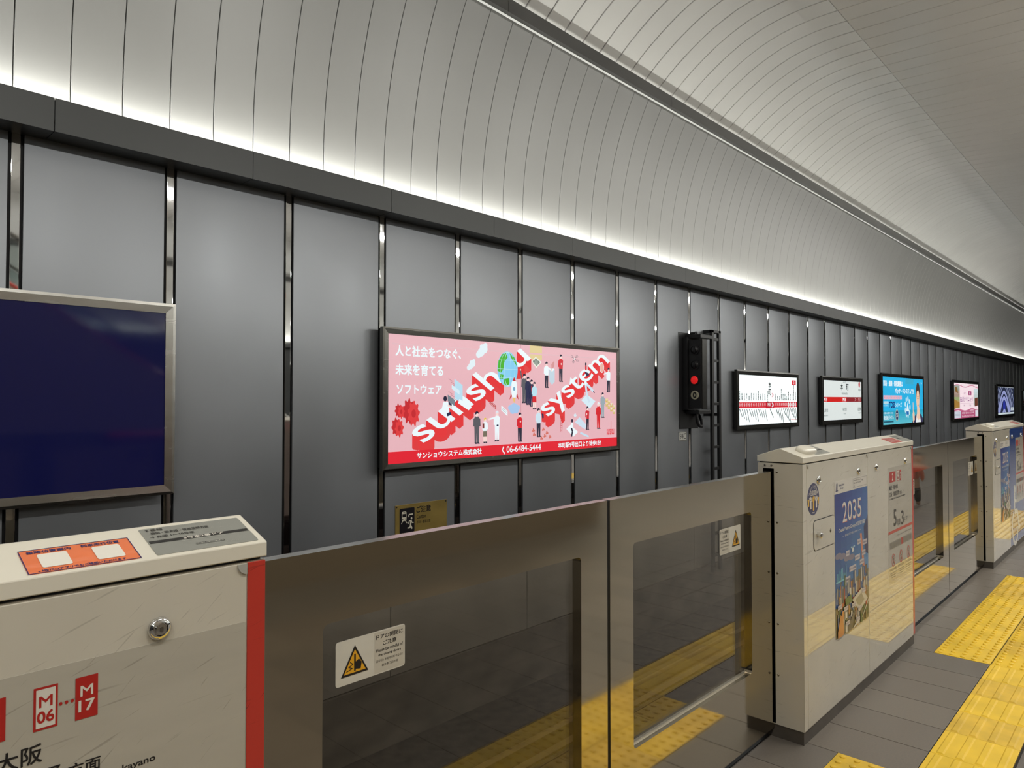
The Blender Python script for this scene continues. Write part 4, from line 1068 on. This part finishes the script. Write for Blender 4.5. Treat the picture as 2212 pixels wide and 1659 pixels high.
# ---- route map
E2 = 0.82
def sign_white(): 
    if 'sign_white' not in MATS: mat('sign_white', rgb(226, 238, 240), .3, emit=E2, ecol=rgb(232, 243, 243))
    return 'sign_white'
def route_map(X0, X1, Z0, Z1, label):
    r, y = lightbox('route_map_sign', X0, X1, Z0, Z1, .078, 4.975, 'frame_black', label, 'sign')
    a, b, c, d = X0 + .07, X1 - .07, Z0 + .065, Z1 - .065
    fc = face(r, a, b, c, d, y, sign_white()); g = wallG(r, y, E2)
    W = b - a; H = d - c; MR = rgb(214, 44, 58); TX = rgb(60, 66, 72)
    X = lambda t: a + W * t; Z = lambda t: c + H * t
    g.rect(a, Z(.345), b, Z(.455), MR); g.rect(X(.43), Z(.335), X(.57), Z(.465), rgb(196, 26, 46), 1)
    g.rect(X(.905), Z(.82), X(.98), Z(.925), MR); g.text(X(.9425), Z(.845), .045, '2', WHITE, 1, al='C', bold=.02)
    names = ['中百舌鳥', '新金岡', '北花田', 'あびこ', '長居', '西田辺', '昭和町', '天王寺', '動物園前', '大国町', 'なんば', '心斎橋']
    east = ['淀屋橋', '梅田', '中津', '西中島南方', '新大阪', '東三国', '江坂', '緑地公園', '桃山台', '千里中央', '箕面船場阪大前', '箕面萱野']
    for k, n in enumerate(names):
        t = X(.015 + .0365 * k)
        g.vtext(t, Z(.475) + .036 * len(n) * 1.1 + .01, .036, n, TX, 1); g.text(t, Z(.375), .052, 'M%d' % (30 - k), WHITE, 2, w=.045, al='C')
        g.line((t, Z(.325)), (t + .09, Z(.325) - .12 - .03 * (k % 4)), .018, TX, 1)
    for k, n in enumerate(east):
        t = X(.605 + .033 * k)
        g.vtext(t, Z(.475) + .036 * len(n) * 1.1 + .01, .036, n, BLACK, 1)
        if k > 6: g.ell(t, Z(.40), .030, .040, WHITE, 2, 14); g.text(t, Z(.385), .03, 'M', MR, 3, al='C')
        else: g.text(t, Z(.375), .052, 'M%d' % (17 - k), WHITE, 2, w=.045, al='C')
        g.line((t, Z(.325)), (t + .10, Z(.325) - .12 - .05 * (k % 4)), .020, BLACK, 1)
    g.text(X(.50), Z(.60), .10, '町', BLACK, 1, al='C', bold=.02); g.text(X(.50), Z(.74), .10, '本', BLACK, 1, al='C', bold=.02); g.vtext(X(.465), Z(.68), .030, '四つ橋中央線', BLACK, 1)
    g.text(X(.485), Z(.37), .06, 'M18', WHITE, 2, al='C', w=.10, bold=.02)
    for k in range(2):
        for zz, col in ((.60, rgb(222, 150, 160)), (.40, WHITE)):
            u0 = X(.535 + .012 * k); g.path([(u0, Z(zz + .045)), (u0 + .035, Z(zz)), (u0, Z(zz - .045))], .018, col, 2)
    g.line((X(.50), Z(.325)), (X(.56), Z(.14)), .02, BLACK, 1); g.rect(X(.88), Z(.075), b, Z(.085), MR, 1); g.text(X(.915), Z(.115), .03, 'のりば案内', BLACK, 1)
    g.build('route_diagram', fc); return r
route_map(10.47, 12.96, 1.122, 2.078, 'lit white route map with red line, beside the black signal ladder')
route_map(39.25, 41.75, 1.115, 2.07, 'small lit sign at the far right end of the wall')

# ---- station name sign
r, y = lightbox('station_name_sign', 14.13, 16.58, 1.115, 2.072, .082, 4.975, 'frame_black', 'lit station name sign with red band, between route map and turquoise advertisement', 'sign')
mat('sign_grey', rgb(196, 202, 202), .3, emit=.68, ecol=rgb(206, 214, 214))
fc = face(r, 14.20, 16.51, 1.18, 2.01, y, 'sign_grey'); g = wallG(r, y, .85)
a, b, c, d = 14.20, 16.51, 1.18, 2.01
g.rect(a, 1.56, b, 1.66, rgb(206, 36, 32)); g.rect(15.55, 1.56, b, 1.66, rgb(140, 40, 46), 1); g.poly([(16.05, 1.575), (16.15, 1.61), (16.05, 1.645), (16.12, 1.61)], WHITE, 2)
g.text(15.40, 1.575, .07, 'M18', WHITE, 2, al='C', bold=.02); g.text(14.33, 1.575, .07, 'M19', WHITE, 2, al='C', bold=.02); g.text(16.38, 1.575, .07, 'M17', rgb(220, 170, 170), 2, al='C')
g.text(15.26, 1.80, .13, '本', BLACK, 1, al='C', bold=.02); g.text(15.60, 1.80, .13, '町', BLACK, 1, al='C', bold=.02)
g.text(15.43, 1.945, .042, 'ほんまち', rgb(90, 92, 92), 1, al='C'); g.text(15.43, 1.71, .055, 'Hommachi', rgb(70, 72, 72), 1, al='C')
g.text(14.22, 1.36, .075, '心斎橋', rgb(90, 92, 92), 1); g.text(14.22, 1.28, .035, 'Shinsaibashi', rgb(110, 112, 112), 1); g.text(15.42, 1.37, .075, '谷町線', rgb(60, 62, 62), 1, al='C'); g.text(15.42, 1.30, .035, 'Sakaisuji', rgb(80, 82, 82), 1, al='C')
g.text(16.48, 1.37, .075, '淀屋橋', BLACK, 1, al='R'); g.text(16.48, 1.30, .035, 'Yodoyabashi', BLACK, 1, al='R')
g.ell(16.37, 1.93, .062, .062, rgb(186, 60, 68), 1, 20); g.ring(16.37, 1.93, .04, .04, .010, rgb(226, 200, 200), 2, 16); g.text(16.37, 1.80, .035, '御堂筋線', BLACK, 1, al='C'); g.text(16.37, 1.765, .020, 'Midosuji', BLACK, 1, al='C')
g.build('lettering', fc)

# ---- turquoise advertisement with a woman
r, y = lightbox('advertising_lightbox', 17.95, 21.75, .925, 2.238, .085, 4.972, 'frame_black', 'turquoise lit advertisement with a dark haired woman pointing upward', 'lightbox')
mat('ad_teal', rgb(34, 150, 196), .3, emit=.84, ecol=rgb(36, 156, 202))
a, b, c, d = 18.02, 21.68, .99, 2.17
fc = face(r, a, b, c, d, y, 'ad_teal'); g = wallG(r, y, .84); W = b - a; H = d - c
X = lambda t: a + W * t; Z = lambda t: c + H * t
for k in range(6): g.rect(a, Z(.05 * k), b, Z(.05 * (k + 1)), rgb(96 - 10 * k, 188 - 5 * k, 204 - 2 * k))
g.rect(X(.53), Z(.86), X(.74), Z(.97), rgb(60, 170, 206), 1)
g.text(X(.02), Z(.80), .13, '貿易・通関・関税業務は', WHITE, 1, w=W * .44, bold=.03); g.text(X(.28), Z(.65), .13, 'パッケージシステムで!!', WHITE, 1, w=W * .46, bold=.03)
for k in range(8):
    g.rect(X(.02 + .053 * k), Z(.53), X(.068 + .053 * k), Z(.61), rgb(226, 180, 196), 1); g.text(X(.044 + .053 * k), Z(.55), .04, '輸出入会計管理物'[k], rgb(200, 60, 90), 2, al='C')
g.rect(X(.02), Z(.44), X(.13), Z(.49), rgb(180, 214, 226), 1); g.text(X(.02), Z(.385), .05, 'システム', WHITE, 1, w=W * .11)
g.text(X(.14), Z(.36), .14, 'TOSS', rgb(34, 44, 110), 2, w=W * .14, bold=.03); g.text(X(.285), Z(.37), .11, 'シリーズ', WHITE, 1, w=W * .15, bold=.01)
g.text(X(.02), Z(.23), .05, 'お気軽にお問合せください', WHITE, 1, w=W * .22); g.text(X(.02), Z(.12), .10, '株式会社バイナル', WHITE, 1, w=W * .22, bold=.02); g.rect(X(.02), Z(.06), X(.24), Z(.09), rgb(40, 90, 110), 1)
g.ell(X(.32), Z(.20), .12, .145, rgb(206, 196, 150), 1, 24); g.ell(X(.32), Z(.20), .105, .13, rgb(30, 40, 92), 2, 24); g.text(X(.32), Z(.16), .09, '25', WHITE, 3, al='C', bold=.02)
for k in range(9):
    t = 2 * PI * k / 9; g.ell(X(.58) + .22 * cos(t), Z(.36) + .22 * sin(t), .058, .066, rgb(196, 228, 240), 2, 14)
g.poly([(X(.545), Z(.27)), (X(.62), Z(.27)), (X(.58), Z(.47))], rgb(226, 242, 248), 2); g.rect(X(.55), Z(.20), X(.61), Z(.27), rgb(40, 110, 180), 2)
sk = rgb(236, 198, 170)
g.poly([(X(.69), c), (X(.72), Z(.10)), (X(.80), Z(.20)), (X(.93), Z(.20)), (X(.99), Z(.10)), (X(.995), c)], rgb(62, 58, 88), 3); g.poly([(X(.79), c), (X(.815), Z(.20)), (X(.90), Z(.20)), (X(.93), c)], rgb(232, 236, 236), 4)
g.poly([(X(.82), Z(.12)), (X(.83), Z(.36)), (X(.89), Z(.36)), (X(.91), Z(.12)), (X(.865), Z(.06))], sk, 5)
g.ell(X(.855), Z(.68), .20, .27, rgb(70, 56, 52), 5, 24); g.ell(X(.852), Z(.53), .155, .255, sk, 6, 24); g.poly([(X(.80), Z(.70)), (X(.812), Z(.80)), (X(.86), Z(.83)), (X(.90), Z(.79)), (X(.905), Z(.64)), (X(.87), Z(.74))], rgb(70, 56, 52), 7)
for sx in (-.019, .020): g.ell(X(.852 + sx), Z(.555), .022, .012, rgb(50, 40, 40), 7, 10); g.line((X(.84 + sx), Z(.60)), (X(.866 + sx), Z(.602)), .012, rgb(80, 60, 52), 7)
g.line((X(.853), Z(.54)), (X(.851), Z(.46)), .014, rgb(214, 168, 144), 7); g.ell(X(.852), Z(.40), .045, .014, rgb(206, 92, 92), 7, 12)
g.poly([(X(.72), c), (X(.705), Z(.20)), (X(.72), Z(.27)), (X(.755), Z(.24)), (X(.76), Z(.08))], sk, 6); g.line((X(.722), Z(.22)), (X(.722), Z(.46)), .055, sk, 6); g.text(X(.955), Z(.88), .04, 'DAL', WHITE, 3, al='C')
g.build('artwork', fc)

# ---- pink clinic advertisement
r, y = lightbox('advertising_lightbox', 25.28, 29.15, .925, 2.225, .09, 4.972, 'frame_black', 'pale pink lit advertisement with wavy bands and interior photographs', 'lightbox')
mat('ad_clinic', rgb(226, 206, 214), .3, emit=.78, ecol=rgb(228, 208, 216))
a, b, c, d = 25.36, 29.07, .995, 2.155; W = b - a; H = d - c
fc = face(r, a, b, c, d, y, 'ad_clinic'); g = wallG(r, y, .85)
for k in range(8):
    t = k / 8; g.rect(a, Z(.28 + .08 * k), X(.22), Z(.36 + .08 * k), rgb(150 + 10 * (k % 3), 140 + 8 * (k % 4), 84 + 10 * k))
g.poly([(a, Z(.28)), (X(.22), Z(.34)), (X(.22), Z(.45)), (a, Z(.55))], rgb(164, 124, 60), 1); g.poly([(X(.04), Z(.88)), (X(.13), Z(.86)), (X(.16), Z(.70)), (X(.06), Z(.75))], rgb(130, 96, 50), 1)
for k in range(6): g.rect(X(.80), Z(.36 + .08 * k), b, Z(.44 + .08 * k), rgb(170 + 6 * k, 176 + 8 * k, 170 + 10 * k))
g.poly([(X(.84), Z(.33)), (X(.98), Z(.36)), (X(.98), Z(.60)), (X(.84), Z(.57))], rgb(104, 60, 46), 1)
def wave(z, t, col, L):
    P = [(a + W * k / 20, Z(z) + .035 * sin(k * .55)) for k in range(21)]
    g.raw(P + [(p, q - t) for p, q in P], [(k, k + 1, 22 + k, 21 + k) for k in range(20)], col, L)
g.rect(a, c, b, Z(.22), rgb(176, 84, 118), 1); wave(.27, .07, rgb(190, 104, 136), 2); wave(.275, .022, rgb(240, 214, 222), 3); wave(.92, .022, rgb(196, 110, 140), 2); wave(.97, .03, rgb(240, 222, 226), 3)
g.text(X(.50), Z(.47), .17, '白川クリニック', rgb(140, 90, 140), 2, w=W * .52, al='C', bold=.02); g.rect(X(.56), Z(.66), X(.70), Z(.77), rgb(160, 60, 110), 2); g.text(X(.63), Z(.68), .07, '皮膚科', WHITE, 3, al='C'); g.text(X(.42), Z(.69), .07, '美容 外科', rgb(150, 110, 140), 2, al='C'); g.rect(X(.24), Z(.425), X(.78), Z(.43), rgb(160, 120, 150), 2)
g.text(X(.40), Z(.34), .06, '診療予約', rgb(110, 100, 110), 2, al='C'); g.text(X(.64), Z(.34), .06, '完全個室', rgb(110, 100, 110), 2, al='C')
g.text(X(.55), Z(.13), .065, '本町駅 徒歩1分 土日診療', rgb(236, 214, 222), 2, al='C', w=W * .5); g.text(X(.55), Z(.045), .065, '06-6120-3456 年中無休', rgb(236, 214, 222), 2, al='C', w=W * .5)
g.rect(X(.015), Z(.03), X(.26), Z(.21), rgb(206, 212, 222), 2); g.rect(X(.86), Z(.04), X(.99), Z(.22), rgb(214, 218, 224), 2)
for k in range(4): g.line((X(.04), Z(.065 + .035 * k)), (X(.24), Z(.065 + .035 * k)), .010, rgb(130, 134, 150), 3)
g.build('artwork', fc)

# ---- dark advertisement with arches
r, y = lightbox('advertising_lightbox', 32.70, 36.66, .925, 2.218, .10, 4.972, 'frame_black', 'dark blue lit advertisement with pale concentric arches', 'lightbox')
mat('ad_dark', rgb(34, 38, 58), .3, emit=.8, ecol=rgb(38, 44, 66))
a, b, c, d = 32.79, 36.57, 1.0, 2.145; W = b - a; H = d - c
fc = face(r, a, b, c, d, y, 'ad_dark'); g = wallG(r, y, .8)
g.rect(a, Z(.02), b, Z(.08), rgb(206, 220, 224)); g.rect(a, Z(.965), b, Z(.99), rgb(214, 224, 232)); g.ell(X(.38), Z(.30), .30, .24, rgb(44, 54, 150), 1, 24)
def arch(z, hw, hh, t, col, L):
    P = []
    for k in range(25):
        s = -1 + 2 * k / 24; P.append((X(.38) + s * hw, Z(z) - hh * abs(s) ** 1.7))
    Q = [(X(.38) + (p - X(.38)) * (1 - t / hw), q - t * .6) for p, q in P]
    cl = lambda p: (min(max(p[0], a), b), min(max(p[1], Z(.09)), Z(.955)))
    g.raw([cl(p) for p in P] + [cl(q) for q in Q], [(k, k + 1, 26 + k, 25 + k) for k in range(24)], col, L)
for z, hw, hh, t, cc in ((.22, .55, .25, .20, (150, 160, 210)), (.66, 1.35, .75, .24, (150, 158, 212)), (.86, 1.5, .85, .22, (150, 158, 206)), (1.05, 1.7, .95, .12, (120, 128, 160)), (1.2, 1.95, 1.1, .14, (140, 148, 180)), (1.36, 2.3, 1.3, .10, (110, 118, 150)), (1.52, 2.7, 1.5, .10, (120, 128, 160))): arch(z, hw, hh, t, rgb(*cc), 2)
g.rect(X(.78), Z(.14), X(.98), Z(.26), rgb(190, 200, 210), 4); g.text(X(.88), Z(.17), .07, '2025', rgb(40, 44, 60), 5, al='C'); g.text(X(.9), Z(.70), .05, 'OSAKA', WHITE, 4, al='C'); g.text(X(.9), Z(.83), .05, '展示会', WHITE, 4, al='C')
g.build('artwork', fc)

# ------------------------------------------------------------------ caution plate, signal, ladder
r = empty('caution_sign', (4.215, WY, .52)); tag(r, 'brass coloured caution plate with train pictogram above the near screen door', 'sign')
bx = MB().bbox(-.304, .304, -.006, -.001, -.14, .14, 'brass', .001).build('plate', r)
for sx in (-.29, .29): MB().lathe([(.008, -.006), (.006, -.010)], 'y', (sx, 0, .125), 'black_paint', 8).build('screw', r)
g = G(lambda u, v, h: (u - 4.215, -.0062 - h, v - .52)); K = rgb(22, 20, 26); Wh = rgb(214, 208, 190)
g.rr(3.958, .408, 4.128, .628, .012, K)
g.poly(rrect(3.983, .515, 4.035, .600, .014), Wh, 1); g.rect(3.989, .550, 4.029, .578, K, 2); g.rect(3.998, .588, 4.020, .593, K, 2); g.ell(3.993, .532, .005, .006, K, 2, 8); g.ell(4.025, .532, .005, .006, K, 2, 8)
g.line((3.995, .518), (3.978, .492), .007, Wh, 1); g.line((4.023, .518), (4.042, .492), .007, Wh, 1)
g.path([(4.062, .545), (4.062, .567), (4.112, .567)], .011, Wh, 1); g.ell(4.093, .530, .009, .011, Wh, 1, 12)
g.path([(4.087, .512), (4.082, .470), (4.098, .436)], .016, Wh, 1); g.path([(4.082, .472), (4.074, .448), (4.048, .448)], .012, Wh, 1); g.path([(4.058, .485), (4.068, .510), (4.090, .512), (4.100, .490), (4.118, .490)], .009, Wh, 1)
g.text(4.150, .572, .058, 'ご注意', K, 1, w=.170, bold=.02); g.text(4.152, .518, .036, 'Caution', K, 1, w=.110, bold=.01); g.text(4.152, .470, .028, '주의', K, 1); g.text(4.222, .470, .030, '敬请注意', K, 1, w=.095)
g.build('lettering', bx)

r = empty('track_signal', (9.1, WY, 1.19)); tag(r, 'black railway signal box with red lamp and number disc on the wall', 'signal')
def at(p): return (p[0] - 9.1, p[1] - WY, p[2] - 1.19)
def bxr(x0, x1, y0, y1, z0, z1, m, name, rr=.004, par=None): return MB().bbox(x0 - 9.1, x1 - 9.1, y0 - WY, y1 - WY, z0 - 1.19, z1 - 1.19, m, rr).build(name, par or r)
bxr(8.850, 9.385, WY - .010, WY - .001, 1.195, 2.552, 'black_paint', 'back_plate')
head = bxr(8.975, 9.125, 4.790, 4.985, 1.480, 2.440, 'black_paint', 'signal_head', .006)
bxr(8.985, 9.120, 4.776, 4.789, 1.475, 2.450, 'frame_black', 'side_door', .003)
bxr(8.94, 9.30, 4.985, WY - .010, 1.46, 2.48, 'black_paint', 'housing', .004)
bxr(9.02, 9.36, 4.82, WY - .010, 2.470, 2.520, 'black_paint', 'top_bracket'); bxr(9.02, 9.36, 4.85, WY - .010, 1.405, 1.455, 'black_paint', 'lower_bracket')
for zz, m in ((2.30, 'lens_dark'), (2.09, 'lens_dark'), (1.878, 'lens_red')):
    MB().lathe([(.075, 0), (.075, -.012), (.060, -.014)], 'x', at((8.975, 4.888, zz)), 'black_paint', 24).build('lens_ring', head)
    MB().lathe([(.058, -.010), (.050, -.024), (.030, -.034), (.010, -.038)], 'x', at((8.975, 4.888, zz)), m, 24).build('lens', head, smooth=True)
MB().lathe([(.062, 0), (.060, -.006), (.050, -.007)], 'x', at((8.975, 4.888, 1.668)), pmat(rgb(196, 192, 166), 0), 26).build('number_disc', head)
g = G(lambda u, v, h: (8.975 - .0072 - h - 9.1, 4.888 - u - WY, v - 1.19)); g.text(0, 1.630, .076, '0', BLACK, 0, w=.050, al='C', bold=.03); g.build('numeral', head)
MB().tube([at((9.05, 4.90, 1.46 - .0)), at((9.05, 4.90, 1.36)), at((9.06, 4.895, 1.28)), at((9.10, 4.89, 1.235)), at((9.18, 4.90, 1.225)), at((9.25, 4.93, 1.25)), at((9.29, 4.96, 1.31)), at((9.30, 5.0, 1.38)), at((9.30, 5.05, 1.40))], .022, 'black_paint', 10).build('conduit', r, smooth=True)
MB().tube([at((9.05, 4.90, 2.47)), at((9.05, 4.90, 2.53)), at((9.10, 4.93, 2.55)), at((9.16, 5.05, 2.55))], .018, 'black_paint', 10).build('conduit', r, smooth=True)
r = empty('number_plate', (8.95, WY, 1.09)); tag(r, 'small white plate reading 94C below the signal box', 'sign')
bx = MB().bbox(-.109, .109, -.006, -.001, -.066, .066, 'silver_plate', .001).build('plate', r)
g = G(lambda u, v, h: (u, -.0062 - h, v)); g.rect(-.098, -.056, .098, .056, rgb(196, 196, 190)); g.frame(-.103, -.060, .103, .060, .005, BLACK, 1); g.text(0, -.040, .080, '94C', BLACK, 2, w=.165, al='C'); g.build('lettering', bx)

r = empty('wall_ladder', (9.7, WY, -.9)); tag(r, 'black steel ladder fixed upright beside the signal box', 'ladder')
def lx(x0, x1, y0, y1, z0, z1, name): return MB().bbox(x0 - 9.7, x1 - 9.7, y0 - WY, y1 - WY, z0 + .9, z1 + .9, 'black_paint', .003).build(name, r)
lx(9.560, 9.618, 4.925, 4.965, -.90, 2.625, 'side_rail'); lx(9.775, 9.838, 4.925, 4.965, -.90, 2.625, 'side_rail')
for k in range(11):
    zz = 2.494 - .316 * k; lx(9.615, 9.778, 4.930, 4.962, zz - .022, zz + .018, 'rung')
lx(9.56, 9.84, 4.925, 4.965, 2.585, 2.625, 'top_bar')
for zz in (2.605, 1.385):
    lx(9.560, 9.612, 4.94, WY, zz - .022, zz + .022, 'wall_bracket'); lx(9.780, 9.835, 4.94, WY, zz - .022, zz + .022, 'wall_bracket')

# ------------------------------------------------------------------ behind the camera, seen in reflections: stairs and a small child
st = empty('staircase', (4.0, -3.6, 0)); tag(st, 'dark staircase with glass balustrade, mirrored in the blue panel', 'staircase')
SL = .62
def sz(x): return max(0, (7.6 - x) * SL)
for side in (-2.75, -4.45):
    MB().prism([(7.6 - 4, 0), (7.6 - 4, .25), (-1.2 - 4, sz(-1.2) + .25), (-1.2 - 4, 0)], 'y', side + 3.6 - .05, side + 3.6 + .05, 'stair_wall').build('side_wall', st)
    MB().prism([(7.6 - 4, .25), (7.6 - 4, 1.05), (-1.0 - 4, sz(-1.0) + 1.05 - .1), (-1.0 - 4, sz(-1.0) + .25)], 'y', side + 3.6 - .006, side + 3.6 + .006, 'stair_glass').build('balustrade_glass', st)
    MB().tube([(7.9 - 4, side + 3.6, .95), (7.5 - 4, side + 3.6, 1.12), (-1.0 - 4, side + 3.6, sz(-1.0) + 1.06)], .03, 'steel_frame', 8).build('handrail', st)
    MB().tube([(7.7 - 4, side + 3.6, .27), (-1.0 - 4, side + 3.6, sz(-1.0) + .27)], .03, 'strip_red', 8).build('red_stringer', st)
for k in range(29):
    xx = 7.5 - .29 * k - 4
    MB().box(xx - .30, xx, -.80, .80, 0 if k < 2 else .18 * k - .25, .18 * (k + 1), 'tile_b').build('step', st)
p = empty('child', (12.0, -.16, 0)); p.scale = (1.18, 1.18, 1.18); tag(p, 'small child in orange top and dark trousers, mirrored in the far door glass', 'person')
def skin(name, pts, edges, rad, m):
    me = bpy.data.meshes.new(name); me.from_pydata(pts, edges, []); me.materials.append(MATS[m]); o = link(name, me, p)
    md = o.modifiers.new('s', 'SKIN'); sv = me.skin_vertices[0].data if me.skin_vertices else None
    if sv is None:
        bm = bmesh.new(); bm.from_mesh(me); bm.verts.layers.skin.verify(); bm.to_mesh(me); bm.free(); sv = me.skin_vertices[0].data
    for k, q in enumerate(rad): sv[k].radius = q if isinstance(q, tuple) else (q, q)
    sv[0].use_root = True
    s2 = o.modifiers.new('d', 'SUBSURF'); s2.levels = 2; s2.render_levels = 2
    return o
B = [(0, 0, .31), (0, 0, .40), (0, 0, .50), (0, 0, .545), (.005, 0, .60), (.005, 0, .67),
     (0, .075, .50), (.02, .095, .41), (.06, .09, .335), (0, -.075, .50), (-.02, -.095, .41), (-.03, -.09, .33),
     (.02, .04, .17), (.05, .04, .03), (.09, .04, .02), (-.03, -.04, .17), (-.06, -.04, .04), (-.03, -.04, .02),
     (.08, .085, .315), (-.02, -.088, .305)]
Ed = [(0, 1), (1, 2), (2, 3), (3, 4), (4, 5), (2, 6), (6, 7), (7, 8), (2, 9), (9, 10), (10, 11), (0, 12), (12, 13), (13, 14), (0, 15), (15, 16), (16, 17), (8, 18), (11, 19)]
skin('body', B, Ed, [.06, .06, .05, .028, .062, .055, .026, .021, .017, .026, .021, .017, .036, .026, .02, .036, .026, .02, .013, .013], 'skin')
skin('jacket', [B[0], B[1], B[2], B[6], B[7], B[8], B[9], B[10], B[11]], [(0, 1), (1, 2), (2, 3), (3, 4), (4, 5), (2, 6), (6, 7), (7, 8)], [.072, .072, .062, .034, .029, .024, .034, .029, .024], 'orange_cloth')
skin('trousers', [(0, 0, .30), B[12], (.046, .04, .05), B[15], (-.055, -.04, .06)], [(0, 1), (1, 2), (0, 3), (3, 4)], [.070, .046, .036, .046, .036], 'dark_cloth')
skin('hair', [(-.008, 0, .655), (-.012, 0, .70)], [(0, 1)], [.064, .050], 'hair')
MB().bbox(-.13, -.065, -.055, .055, .36, .51, 'strip_red', .015).build('backpack', p)
